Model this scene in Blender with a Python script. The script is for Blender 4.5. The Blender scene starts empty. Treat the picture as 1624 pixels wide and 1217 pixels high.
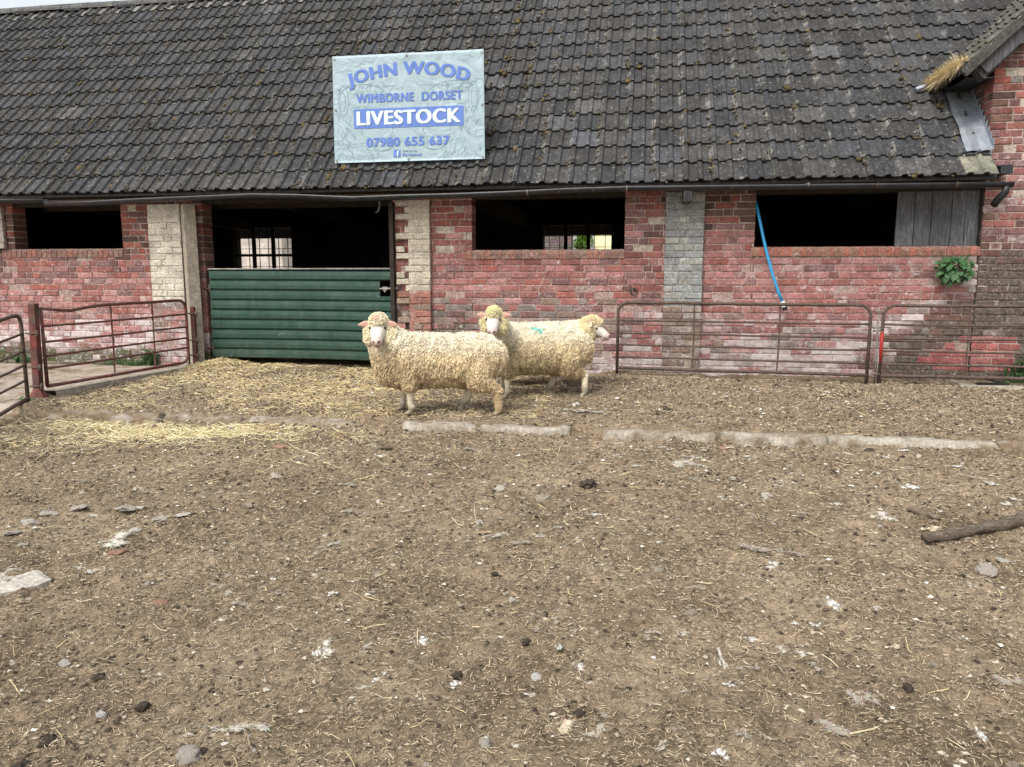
import bpy, bmesh, math, random
import numpy as np
from mathutils import Vector, Matrix

random.seed(7); RNG = np.random.default_rng(11)
sc = bpy.context.scene
COL = sc.collection
PI = math.pi

# ------------------------------------------------------------------ camera, sky, sun, exposure
YAW = math.radians(9.6); PITCH = math.atan(170/1200.)
CAMP = Vector((0, -8.58, 1.13))
cd = bpy.data.cameras.new('camera'); cam = bpy.data.objects.new('camera', cd); COL.objects.link(cam)
cam.location = CAMP; cam.rotation_euler = (PI/2-PITCH, 0, YAW)
cd.sensor_width = 36; cd.lens = 36*1200/1624.; cd.clip_start = .05; cd.clip_end = 1500
sc.camera = cam
SUN_EL, SUN_AZ = math.radians(52), math.radians(205)      # azimuth clockwise from +Y
w = bpy.data.worlds.new('World'); sc.world = w; w.use_nodes = True
nt = w.node_tree; bg = nt.nodes['Background']
sk = nt.nodes.new('ShaderNodeTexSky'); sk.sky_type = 'NISHITA'; sk.sun_disc = False
sk.sun_elevation = SUN_EL; sk.sun_rotation = SUN_AZ; sk.air_density = 1.6; sk.dust_density = 4.0
hs = nt.nodes.new('ShaderNodeHueSaturation'); hs.inputs['Saturation'].default_value = .30
nt.links.new(sk.outputs[0], hs.inputs['Color']); nt.links.new(hs.outputs[0], bg.inputs[0])
bg.inputs[1].default_value = .15
sd = bpy.data.lights.new('sun', 'SUN'); sun = bpy.data.objects.new('sun', sd); COL.objects.link(sun)
sd.energy = 1.3; sd.angle = math.radians(22); sd.color = (1, .95, .88)
dirv = Vector((math.sin(SUN_AZ)*math.cos(SUN_EL), math.cos(SUN_AZ)*math.cos(SUN_EL), math.sin(SUN_EL)))
sun.rotation_euler = dirv.to_track_quat('Z', 'Y').to_euler()
vs = sc.view_settings; vs.view_transform = 'Standard'; vs.look = 'None'; vs.gamma = 1; vs.exposure = .75
sc.cycles.max_bounces = 8

# ------------------------------------------------------------------ helpers
_cF = Vector((-math.sin(YAW)*math.cos(PITCH), math.cos(YAW)*math.cos(PITCH), -math.sin(PITCH)))
_cR = Vector((math.cos(YAW), math.sin(YAW), 0)); _cU = _cR.cross(_cF)
def _ray(x, y): return _cF + _cR*((x-812)/1200.) - _cU*((y-608.5)/1200.)
def onwall(x, y, Y=0.):
    r = _ray(x, y); return CAMP + r*((Y-CAMP.y)/r.y)
def gz0(x, y):
    if y > 0: return .04
    if y > -2.72: return .04 + y*.022
    if y > -2.80: return -.02 - (-2.72-y)/.08*.068
    if y > -8: return -.088 - (-2.8-y)*.042
    return -.306
def onground(x, y):
    r = _ray(x, y); z = -.1
    for _ in range(6):
        p = CAMP + r*((z-CAMP.z)/r.z); z = gz0(p.x, p.y)
    return p

def tag(o, label=None, cat=None, group=None, kind=None):
    if label: o['label'] = label
    if cat: o['category'] = cat
    if group: o['group'] = group
    if kind: o['kind'] = kind
    return o
def empty(name, loc=(0,0,0), rz=0):
    o = bpy.data.objects.new(name, None); o.empty_display_size = .1
    o.location = loc; o.rotation_euler = (0, 0, rz); COL.objects.link(o); return o
def link(name, me, mat=None, parent=None, loc=None):
    o = bpy.data.objects.new(name, me); COL.objects.link(o)
    if mat is not None and not me.materials: me.materials.append(mat)
    if parent is not None: o.parent = parent
    if loc is not None: o.location = loc
    return o
def npmesh(name, V, F, cols=None, smooth=False):
    """V (n,3); F (m,3|4) array or ragged list of faces; cols {attr: (n,3|4)} per vertex"""
    me = bpy.data.meshes.new(name)
    V = np.asarray(V, np.float32)
    if isinstance(F, np.ndarray):
        k = F.shape[1]; m = len(F)
        me.vertices.add(len(V)); me.vertices.foreach_set('co', V.ravel())
        me.loops.add(m*k); me.loops.foreach_set('vertex_index', F.astype(np.int32).ravel())
        me.polygons.add(m)
        me.polygons.foreach_set('loop_start', np.arange(0, m*k, k, dtype=np.int32))
        me.polygons.foreach_set('loop_total', np.full(m, k, np.int32))
        me.update(calc_edges=True); me.validate()
    else:
        me.from_pydata(V.tolist(), [], F); me.update()
    for nme, c in (cols or {}).items():
        c = np.asarray(c, np.float32)
        if c.shape[1] == 3: c = np.hstack([c, np.ones((len(c), 1), np.float32)])
        a = me.color_attributes.new(nme, 'FLOAT_COLOR', 'POINT'); a.data.foreach_set('color', c.ravel())
    me.polygons.foreach_set('use_smooth', np.full(len(me.polygons), smooth))
    return me

class MB:
    """collects boxes, tubes, lumps ... with per-vertex colour"""
    def __init__(s): s.v = []; s.f = []; s.c = []; s.m = []
    def add(s, V, F, col=(1,1,1), mask=(0,0,0)):
        b = len(s.v); s.v.extend([tuple(p) for p in V]); s.f.extend([tuple(i+b for i in f) for f in F])
        s.c.extend([col]*len(V) if not isinstance(col, list) else col)
        s.m.extend([mask]*len(V) if not isinstance(mask, list) else mask)
    def box(s, x0, x1, y0, y1, z0, z1, col=(1,1,1), mask=(0,0,0), M=None, jit=0):
        V = [Vector((x, y, z)) for z in (z0, z1) for y in (y0, y1) for x in (x0, x1)]
        if jit: V = [v+Vector([random.uniform(-jit, jit) for _ in range(3)]) for v in V]
        if M is not None: V = [M @ v for v in V]
        s.add(V, [(0,2,3,1),(4,5,7,6),(0,1,5,4),(2,6,7,3),(0,4,6,2),(1,3,7,5)], col, mask)
    def tube(s, pts, r, n=8, col=(1,1,1), cap=True, rs=None):
        pts = [Vector(p) for p in pts]; V = []; F = []
        up = Vector((0,0,1))
        t0 = (pts[1]-pts[0]).normalized()
        if abs(t0.z) > .9: up = Vector((0,1,0))
        a = t0.cross(up).normalized()
        for i, p in enumerate(pts):
            if i == 0: t = pts[1]-p
            elif i == len(pts)-1: t = p-pts[i-1]
            else: t = (pts[i+1]-p).normalized()+(p-pts[i-1]).normalized()
            t.normalize(); a = (a - t*a.dot(t)).normalized(); b = t.cross(a)
            rr = rs[i] if rs else r
            for k in range(n):
                q = 2*PI*k/n; V.append(p+a*(rr*math.cos(q))+b*(rr*math.sin(q)))
        for i in range(len(pts)-1):
            for k in range(n):
                F.append((i*n+k, i*n+(k+1)%n, (i+1)*n+(k+1)%n, (i+1)*n+k))
        if cap: F += [tuple(reversed(range(n))), tuple((len(pts)-1)*n+k for k in range(n))]
        s.add(V, F, col)
    def build(s, name, mat, parent=None, smooth=False, bevel=0):
        me = npmesh(name, np.array([tuple(v) for v in s.v]), s.f, {'Col': np.array(s.c), 'Mask': np.array(s.m)}, smooth)
        bm = bmesh.new(); bm.from_mesh(me); bmesh.ops.recalc_face_normals(bm, faces=bm.faces); bm.to_mesh(me); bm.free()
        o = link(name, me, mat, parent)
        if bevel:
            md = o.modifiers.new('b', 'BEVEL'); md.width = bevel; md.segments = 2
        return o

def _h(ix, iy, iz, s):
    n = (ix.astype(np.int64)*374761393 + iy.astype(np.int64)*668265263 + iz.astype(np.int64)*2147483647 + s*974711) & 0xffffffff
    n = ((n ^ (n >> 13))*1274126177) & 0xffffffff
    n = ((n ^ (n >> 16))*2246822519) & 0xffffffff
    return ((n ^ (n >> 15)) & 0xffffff)/float(0xffffff)
def vnoise(P, f, s=0):
    """value noise in [-1,1] at points P (n,2|3)"""
    P = np.asarray(P, np.float64)*f
    if P.shape[1] == 2: P = np.hstack([P, np.zeros((len(P), 1))])
    I = np.floor(P); T = P-I; T = T*T*(3-2*T); I = I.astype(np.int64); r = 0
    for dx in (0, 1):
        for dy in (0, 1):
            for dz in (0, 1):
                wgt = (T[:,0] if dx else 1-T[:,0])*(T[:,1] if dy else 1-T[:,1])*(T[:,2] if dz else 1-T[:,2])
                r = r + wgt*_h(I[:,0]+dx, I[:,1]+dy, I[:,2]+dz, s)
    return r*2-1
def fbm(P, f, s=0, o=4, g=.5):
    r = 0; a = 1; t = 0
    for i in range(o): r = r+a*vnoise(P, f*2.03**i, s+i*17); t += a; a *= g
    return r/t
def ss(a, b, x): t = np.clip((x-a)/(b-a), 0, 1); return t*t*(3-2*t)

# ------------------------------------------------------------------ materials
def nmat(name):
    m = bpy.data.materials.new(name); m.use_nodes = True; n = m.node_tree
    return m, n, n.nodes['Principled BSDF']
class NG:
    def __init__(s, n): s.n = n
    def new(s, t, **k):
        x = s.n.nodes.new(t)
        for a, b in k.items(): setattr(x, a, b)
        return x
    def l(s, a, b): s.n.links.new(a, b)
    def coord(s): return s.new('ShaderNodeTexCoord').outputs['Object']
    def noise(s, scale, detail=4, rough=.55, vec=None, dist=0, sc3=None):
        x = s.new('ShaderNodeTexNoise'); x.inputs['Scale'].default_value = scale
        x.inputs['Detail'].default_value = detail; x.inputs['Roughness'].default_value = rough; x.inputs['Distortion'].default_value = dist
        v = vec or s.coord()
        if sc3:
            mp = s.new('ShaderNodeMapping'); mp.inputs['Scale'].default_value = sc3; s.l(v, mp.inputs[0]); v = mp.outputs[0]
        s.l(v, x.inputs['Vector']); return x.outputs['Fac']
    def math(s, op, a, b=None, c=None, clamp=False):
        x = s.new('ShaderNodeMath', operation=op, use_clamp=clamp)
        for i, v in enumerate((a, b, c)):
            if v is None: continue
            if isinstance(v, (int, float)): x.inputs[i].default_value = v
            else: s.l(v, x.inputs[i])
        return x.outputs[0]
    def ramp(s, f, stops, interp='LINEAR'):
        x = s.new('ShaderNodeValToRGB'); cr = x.color_ramp; cr.interpolation = interp
        while len(cr.elements) < len(stops): cr.elements.new(.5)
        for e, (p, c) in zip(cr.elements, stops):
            e.position = p; e.color = (c, c, c, 1) if isinstance(c, (int, float)) else (*c, 1)
        s.l(f, x.inputs[0]); return x.outputs[0]
    def mix(s, f, a, b, mode='MIX'):
        x = s.new('ShaderNodeMix', data_type='RGBA', blend_type=mode)
        for i, v in ((0, f), (6, a), (7, b)):
            if isinstance(v, (int, float)): x.inputs[i].default_value = v
            elif isinstance(v, tuple): x.inputs[i].default_value = (*v, 1)
            else: s.l(v, x.inputs[i])
        return x.outputs[2]
    def bump(s, h, dist, strength=1, prev=None):
        x = s.new('ShaderNodeBump'); x.inputs['Distance'].default_value = dist; x.inputs['Strength'].default_value = strength
        s.l(h, x.inputs['Height'])
        if prev: s.l(prev, x.inputs['Normal'])
        return x.outputs[0]
    def attr(s, name): return s.new('ShaderNodeAttribute', attribute_name=name)

def simple(name, col, rough=.8, metal=0, var=.25, scale=20, bump=.002, sc3=None, spec=.3, col2=None, useattr=False, bscale=None):
    m, n, b = nmat(name); g = NG(n)
    b.inputs['Roughness'].default_value = rough; b.inputs['Metallic'].default_value = metal
    b.inputs['Specular IOR Level'].default_value = spec
    nz = g.noise(scale, 6, .6, sc3=sc3)
    if useattr: base = g.mix(1.0, g.attr('Col').outputs['Color'], col, 'MULTIPLY')
    else: base = col
    if col2: base = g.mix(g.ramp(nz, [(.38, 0), (.62, 1)]), base, col2)
    lo, hi = 1-var, 1+var
    v = g.ramp(g.noise(scale*2.3, 5, .6, sc3=sc3), [(.25, lo/hi), (.75, 1.)])
    c = g.mix(1.0, base, v, 'MULTIPLY')
    c = g.mix(1.0, c, (hi, hi, hi), 'MULTIPLY')
    g.l(c, b.inputs['Base Color'])
    if bump: g.l(g.bump(g.noise(bscale or scale*2, 6, .65, sc3=sc3), bump), b.inputs['Normal'])
    return m

def brick_material(name, grime=(.05,.042,.035)):
    m, n, b = nmat(name); g = NG(n)
    b.inputs['Roughness'].default_value = .9; b.inputs['Specular IOR Level'].default_value = .2
    co = g.attr('Col').outputs['Color']
    sp = g.new('ShaderNodeSeparateColor'); g.l(g.attr('Mask').outputs['Color'], sp.inputs[0])
    fine = g.noise(55, 6, .7)
    c = g.mix(1.0, co, g.ramp(fine, [(.3, .38), (.7, 1.5)]), 'MULTIPLY')
    pit = g.ramp(g.noise(85, 4, .8), [(.30, .25), (.38, 1)]); c = g.mix(1.0, c, pit, 'MULTIPLY')
    mid = g.noise(9, 6, .62)
    c = g.mix(1.0, c, g.ramp(mid, [(.3, .66), (.7, 1.22)]), 'MULTIPLY')
    def m_(scale, ch, k, det=8, r=.66, dist=.3):
        return g.math('MULTIPLY', g.math('ADD', g.math('ADD', g.noise(scale, det, r, dist=dist), sp.outputs[ch]), -1.0), k, clamp=True)
    lime = g.math('MULTIPLY', g.math('ADD', m_(3.1, 0, 3.2), m_(13, 0, 3.8)), .80, clamp=True)
    c = g.mix(g.math('MULTIPLY', sp.outputs[0], .36), c, (.43,.24,.22))
    c = g.mix(g.math('MULTIPLY', lime, .8), c, g.mix(g.noise(20, 3), (.46,.37,.36), (.70,.67,.66)))
    dark = m_(4.3, 1, 5)
    c = g.mix(g.math('MULTIPLY', dark, .86), c, g.mix(g.ramp(g.noise(30, 5, .7), [(.4, 0), (.65, 1)]), grime, (.17,.14,.105)))
    moss = m_(5.1, 2, 6)
    c = g.mix(g.math('MULTIPLY', moss, .8), c, (.062,.078,.022))
    salt = g.ramp(g.noise(17, 9, .8, dist=.6), [(.555, 0), (.62, 1)])
    c = g.mix(g.math('MULTIPLY', salt, g.math('MULTIPLY', sp.outputs[0], 1.15, clamp=True)), c, (.70,.67,.66))
    g.l(c, b.inputs['Base Color'])
    n1 = g.bump(g.noise(120, 5, .7), .005, .9); n2 = g.bump(g.noise(28, 6, .6), .014, .8, n1)
    g.l(n2, b.inputs['Normal'])
    return m

M = {}
M['brick'] = brick_material('aged_brick')
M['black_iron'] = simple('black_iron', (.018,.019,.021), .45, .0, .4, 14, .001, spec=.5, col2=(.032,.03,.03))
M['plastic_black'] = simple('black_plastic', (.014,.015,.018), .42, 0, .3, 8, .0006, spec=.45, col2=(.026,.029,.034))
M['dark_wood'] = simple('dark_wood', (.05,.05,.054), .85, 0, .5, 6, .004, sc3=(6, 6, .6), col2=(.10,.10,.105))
M['interior'] = simple('interior_dark_wall', (.038,.032,.028), .95, 0, .4, 3, .006, col2=(.02,.017,.016))  # near-black mottled tone of the inner walls
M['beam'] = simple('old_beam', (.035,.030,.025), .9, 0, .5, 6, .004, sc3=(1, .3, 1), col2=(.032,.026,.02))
M['concrete'] = simple('concrete', (.34,.30,.24), .92, 0, .35, 14, .005, col2=(.24,.21,.17))
M['kerb'] = simple('kerb_concrete', (.42,.36,.29), .95, 0, .5, 22, .012, col2=(.20,.15,.10), bscale=60)
M['lead'] = simple('lead_sheet', (.24,.27,.31), .42, .55, .25, 6, .004, col2=(.34,.37,.40), bscale=9)
M['steel_rust'] = simple('rusty_tube', (.075,.052,.042), .8, .1, .5, 25, .001, col2=(.12,.085,.068), spec=.3)
M['steel_red'] = simple('red_painted_tube', (.145,.035,.03), .65, .1, .5, 9, .001, col2=(.115,.07,.055), spec=.4)
M['post_red'] = simple('red_painted_post', (.15,.032,.027), .75, .1, .55, 5, .002, col2=(.085,.052,.042), spec=.4)
M['red_paint'] = simple('bright_red_paint', (.34,.03,.025), .6, 0, .3, 18, .001)
M['galv'] = simple('galvanised_steel', (.30,.29,.27), .6, .4, .3, 20, .001, col2=(.2,.17,.14))
M['green'] = None
M['blue_pipe'] = simple('blue_polythene', (.02,.26,.52), .35, 0, .12, 9, .0003, spec=.5)
M['white_plastic'] = simple('white_plastic', (.7,.7,.68), .4, 0, .1, 9, 0)
M['leaf'] = simple('nettle_leaf', (.045,.11,.038), .55, 0, .4, 30, .001, useattr=False, col2=(.03,.09,.025), spec=.4)
M['weed'] = simple('weed_leaf', (.05,.10,.03), .7, 0, .4, 18, 0, col2=(.035,.07,.025))
M['straw_dry'] = simple('dry_grass', (1,1,1), .85, 0, .3, 30, 0, useattr=True)
M['stone'] = simple('pale_stone', (1,1,1), .9, 0, .6, 55, .008, useattr=True)
M['dung'] = simple('dung', (.075,.058,.041), .7, 0, .5, 60, .006)
M['bark'] = simple('weathered_branch', (.20,.155,.11), .9, 0, .5, 30, .005, sc3=(1,1,1), col2=(.10,.075,.055))
M['cloth'] = None
M['paint_white'] = simple('dusty_whitewash', (.62,.56,.50), .9, 0, .25, 3, .004, col2=(.45,.40,.36))
M['yellow_render'] = simple('cream_render', (.95,.90,.55), .9, 0, .1, 3, .002)
M['crown'] = simple('tree_leaves', (.20,.34,.06), .7, 0, .4, 10, 0, col2=(.13,.25,.04))
M['iron_dark'] = simple('window_iron', (.02,.02,.02), .6, .3, .3, 10, 0)

def coloured(name, rough=.85, fine=60, amp=.3, bump=.002, bsc=80, sss=0, spec=.25):
    m, n, b = nmat(name); g = NG(n)
    b.inputs['Roughness'].default_value = rough; b.inputs['Specular IOR Level'].default_value = spec
    c = g.mix(1.0, g.attr('Col').outputs['Color'], g.ramp(g.noise(fine, 5, .65), [(.25, 1-amp), (.75, 1+amp)]), 'MULTIPLY')
    g.l(c, b.inputs['Base Color'])
    if bump: g.l(g.bump(g.noise(bsc, 5, .65), bump), b.inputs['Normal'])
    return m
M['wool'] = coloured('wool', .95, 45, .16, .0, spec=.1)
M['skin'] = coloured('sheep_skin', .75, 60, .08, .001, 150, spec=.25)
M['litter'] = coloured('straw_litter', .8, 30, .2, 0)
M['crumb'] = coloured('soil_crumbs', .95, 50, .35, .002, 120)
M['wooltuft'] = coloured('shed_wool', .95, 40, .15, 0)
M['moss'] = coloured('roof_moss', .95, 40, .5, .006, 60)

# roof tiles
m, n, b = nmat('concrete_roof_tile'); g = NG(n); M['tile'] = m
b.inputs['Roughness'].default_value = .88; b.inputs['Specular IOR Level'].default_value = .3
sp = g.new('ShaderNodeSeparateColor'); g.l(g.attr('Mask').outputs['Color'], sp.inputs[0])
c = g.mix(1.0, g.attr('Col').outputs['Color'], g.ramp(g.noise(8, 6, .7), [(.3, .5), (.7, 1.5)]), 'MULTIPLY')
c = g.mix(1.0, c, g.ramp(g.noise(50, 6, .75), [(.3, .45), (.7, 1.6)]), 'MULTIPLY')
st = g.math('MULTIPLY', g.math('ADD', g.math('ADD', g.noise(7, 8, .72), sp.outputs[0]), -1.02), 7, clamp=True)
c = g.mix(g.math('MULTIPLY', st, .62), c, (.29,.275,.25))
spk = g.ramp(g.noise(30, 8, .8), [(.585, 0), (.63, 1)])
c = g.mix(g.math('MULTIPLY', spk, .7), c, (.38,.375,.35))
spk2 = g.ramp(g.noise(21, 7, .72, vec=None, sc3=(1, 1, 1.3)), [(.36, 1), (.42, 0)])
c = g.mix(g.math('MULTIPLY', spk2, .8), c, (.022,.021,.018))
li = g.math('MULTIPLY', g.math('ADD', g.math('ADD', g.noise(5, 6, .7), sp.outputs[1]), -1.0), 6, clamp=True)
c = g.mix(g.math('MULTIPLY', li, .8), c, g.mix(g.noise(30, 4), (.20,.20,.13), (.33,.32,.26)))
mo = g.math('MULTIPLY', g.math('ADD', g.math('ADD', g.noise(11, 6, .7), sp.outputs[2]), -1.0), 7, clamp=True)
c = g.mix(mo, c, (.07,.062,.03))
g.l(c, b.inputs['Base Color'])
g.l(g.bump(g.noise(90, 6, .7), .003, .9, g.bump(g.noise(16, 6, .6), .008, .8)), b.inputs['Normal'])

# yard soil
m, n, b = nmat('yard_soil'); g = NG(n); M['soil'] = m
b.inputs['Roughness'].default_value = .97; b.inputs['Specular IOR Level'].default_value = .12
sp = g.new('ShaderNodeSeparateColor'); g.l(g.attr('Mask').outputs['Color'], sp.inputs[0])
c = g.ramp(g.noise(2.2, 9, .68), [(.34, (.112,.080,.052)), (.5, (.200,.152,.102)), (.66, (.285,.225,.155))])
c = g.mix(1.0, c, g.ramp(g.noise(24, 8, .72), [(.3, .45), (.7, 1.55)]), 'MULTIPLY')
fib = g.ramp(g.noise(60, 6, .75, sc3=(.35, 1.3, 1), dist=1.5), [(.53, 0), (.63, 1)])
c = g.mix(g.math('MULTIPLY', fib, .5), c, (.42,.33,.20))
drk = g.ramp(g.noise(38, 7, .75), [(.33, 1), (.42, 0)])
c = g.mix(g.math('MULTIPLY', drk, .7), c, (.045,.032,.02))
stw = g.math('MULTIPLY', g.math('ADD', g.math('ADD', g.noise(30, 7, .75, dist=1), sp.outputs[0]), -1.0), 5, clamp=True)
c = g.mix(g.math('MULTIPLY', stw, .7), c, (.34,.265,.14))
con = g.math('MULTIPLY', g.math('ADD', g.math('ADD', g.noise(3.5, 8, .7), sp.outputs[1]), -1.0), 6, clamp=True)
c = g.mix(g.math('MULTIPLY', con, .85), c, g.mix(g.noise(14, 6, .7), (.30,.25,.21), (.52,.45,.39)))
mo = g.math('MULTIPLY', g.math('ADD', g.math('ADD', g.noise(8, 6, .7), sp.outputs[2]), -1.0), 6, clamp=True)
c = g.mix(g.math('MULTIPLY', mo, .75), c, (.06,.05,.035))
g.l(c, b.inputs['Base Color'])
g.l(g.bump(g.noise(160, 5, .75), .005, .9, g.bump(g.noise(45, 7, .7), .014, .9)), b.inputs['Normal'])

# green ribbed sheet of the gate
m, n, b = nmat('green_coated_steel'); g = NG(n); M['green'] = m
b.inputs['Roughness'].default_value = .45; b.inputs['Specular IOR Level'].default_value = .5
c = g.mix(g.noise(5, 6, .7), (.008,.036,.025), (.018,.068,.048))
c = g.mix(g.math('MULTIPLY', g.ramp(g.noise(9, 8, .8, dist=1.2), [(.62, 0), (.66, 1)]), .5), c, (.30,.36,.33))
c = g.mix(g.math('MULTIPLY', g.ramp(g.noise(4, 8, .7, sc3=(3, 1, .7)), [(.45, 0), (.7, 1)]), .25), c, (.10,.13,.10))
sx_ = g.new('ShaderNodeSeparateXYZ'); g.l(g.coord(), sx_.inputs[0])
mud = g.math('MULTIPLY', g.math('ADD', g.math('SUBTRACT', .42, sx_.outputs[2]), g.math('MULTIPLY', g.math('SUBTRACT', g.noise(7, 8, .75), .5), 1.4)), 1.6, clamp=True)
c = g.mix(g.math('MULTIPLY', mud, .38), c, (.11,.10,.07))
scr = g.ramp(g.noise(16, 9, .8, dist=2.5), [(.63, 0), (.655, 1)]); c = g.mix(g.math('MULTIPLY', scr, .6), c, (.42,.46,.43))
rst = g.ramp(g.noise(11, 8, .8, sc3=(1, 1, .6)), [(.27, 1), (.31, 0)]); c = g.mix(g.math('MULTIPLY', rst, .8), c, (.10,.05,.025))
g.l(g.bump(g.noise(5, 4, .5), .02, .6), b.inputs['Normal'])
g.l(c, b.inputs['Base Color'])
# banner
m, n, b = nmat('banner_canvas'); g = NG(n); M['cloth'] = m
b.inputs['Roughness'].default_value = .55
g.l(g.mix(g.noise(2.5, 5), (.265,.365,.41), (.32,.415,.455)), b.inputs['Base Color'])
g.l(g.bump(g.noise(3.5, 4, .5, dist=1.5), .05, .6), b.inputs['Normal'])
M['ink_blue'] = simple('banner_blue', (.105,.185,.50), .55, 0, .12, 4, 0)
M['ink_white'] = simple('banner_white', (.56,.66,.68), .55, 0, .05, 4, 0)
M['ink_grey'] = simple('banner_grey', (.17,.27,.31), .6, 0, .1, 4, 0)

# ------------------------------------------------------------------ ground: one sheet, fine in the yard, coarse to the horizon
FX0, FX1, FY0, FY1 = -5.72, -5.30, -2.3, -4.7      # left fence line
def fence_x(y):
    y = np.asarray(y, float)
    return np.where(y > -2.35, -5.30 + (y+.15)*(.32/2.2), -5.60 + (-2.35-y)*.40)
def gh(P, fine=True):
    P = np.asarray(P, float); x, y = P[:,0], P[:,1]
    z = np.where(y > 0, .04, .04 + y*.022)
    kj = fbm(np.c_[x, x*0], 1.7, 5, 3)*.035
    yk = y + kj
    z = np.where(yk <= -2.72, -.02 - np.clip((-2.72-yk)/.08, 0, 1)*.068, z)
    z = np.where(yk <= -2.8, -.088 - np.clip(-2.8-yk, 0, 5.2)*.042, z)
    apron = ss(.05, .30, fence_x(y)-x)
    near = np.clip(1-np.abs(np.hypot(x+1, y+4)-0)/40, 0, 1)
    z = z + fbm(P[:,:2], .9, 1, 3)*.022*near*(1-.7*apron)
    if fine:
        k = (1-.8*apron)*(np.abs(x) < 30)
        z = z + fbm(P[:,:2], 3.5, 2, 3)*.026*k - np.maximum(fbm(P[:,:2], 9, 22, 2)-.25, 0)*.05*k + fbm(P[:,:2], 18, 3, 3, .6)*.015*k + np.maximum(fbm(P[:,:2], 50, 9, 2), 0)*.013*k
    # straw banked against the door post, and along the gate
    z = z + .07*np.exp(-((x+5.0)**2/.08+(y+.25)**2/.05)) + .02*ss(-.5, -.1, y)*ss(-5.4, -5.0, x)*ss(-2.6, -3.0, x)
    z = z + .03*ss(-.35, -.05, y)*ss(-.6, .2, x)*(fbm(P[:,:2], 3, 8, 2)*.5+.5)
    return z
def gz(x, y): return float(gh([[x, y]], False)[0])

def axis(core, far, g):
    out = [core[-1]]; s = core[-1]-core[-2]
    while out[-1] < far: s *= g; out.append(out[-1]+s)
    inn = [core[0]]; s = core[1]-core[0]
    while inn[-1] > -far: s *= g; inn.append(inn[-1]-s)
    return np.array(inn[::-1][:-1]+list(core)+out[1:])
xs = axis(np.arange(-6.6, 4.6, .0165), 300, 1.35)
cy = [-7.4]
while cy[-1] < .25: cy.append(cy[-1] + .0085 + .0022*max(0, cy[-1]+7.2))
ys = axis(np.array(cy), 300, 1.35)
X, Y = np.meshgrid(xs, ys); P = np.c_[X.ravel(), Y.ravel()]
Z = gh(P)
nx, ny = len(xs), len(ys)
i = np.arange(nx*ny).reshape(ny, nx)
F = np.stack([i[:-1,:-1], i[:-1,1:], i[1:,1:], i[1:,:-1]], -1).reshape(-1, 4)
x, y = P[:,0], P[:,1]
def straw_amt(x, y):
    a = ss(-2.2, -3.4, x)*ss(-5.6, -5.0, x)*ss(-2.8, -1.8, y)*.62
    a = np.maximum(a, ss(-.9, -2.4, x)*ss(-5.6, -5.0, x)*ss(-2.6, -1.2, y)*.5)
    b = np.exp(-(((x+3.75)/.95)**2+((y+3.2)/.32)**2))*.75
    c = np.exp(-(((x+4.95)/.5)**2+((y+.3)/.35)**2))*.75
    return np.maximum(np.maximum(a, b), c)
apr = ss(-.02, .12, fence_x(y)-x)*(np.abs(x) < 25)
grassy = np.exp(-((y+.12)/.16)**2)*.75*(x < -5.4)
mk = np.c_[straw_amt(x, y)*.9, apr*.60, grassy+ .30*np.exp(-((y+2.86)/.06)**2)]
ground = link('ground', npmesh('ground', np.c_[P, Z], F, {'Mask': mk}, True), M['soil'])
tag(ground, 'trodden brown farmyard floor of dried muck and chopped straw', 'ground', kind='structure')

# ------------------------------------------------------------------ brickwork
RED = [(.38,.085,.055), (.30,.075,.05), (.24,.065,.05), (.34,.10,.075)]
DARK = [(.15,.065,.05), (.12,.06,.05), (.18,.09,.06)]
PURP = [(.22,.10,.10), (.20,.085,.08), (.26,.12,.12)]
PINK = [(.43,.15,.135), (.38,.12,.105), (.46,.19,.17), (.37,.105,.085)]
TAN = [(.30,.215,.14), (.25,.18,.12), (.22,.16,.12)]
GREY = [(.23,.20,.17), (.19,.165,.14), (.28,.25,.22)]
def pick(*ws):
    pal = random.choices([w_[0] for w_ in ws], [w_[1] for w_ in ws])[0]
    c = random.choice(pal); k = random.uniform(.82, 1.18)
    l = (c[0]+c[1]+c[2])/3
    return tuple((v*.74+l*.26)*k*.90 for v in c)
def S(a, b, x):
    t = min(1, max(0, (x-a)/(b-a))); return t*t*(3-2*t)
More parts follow.
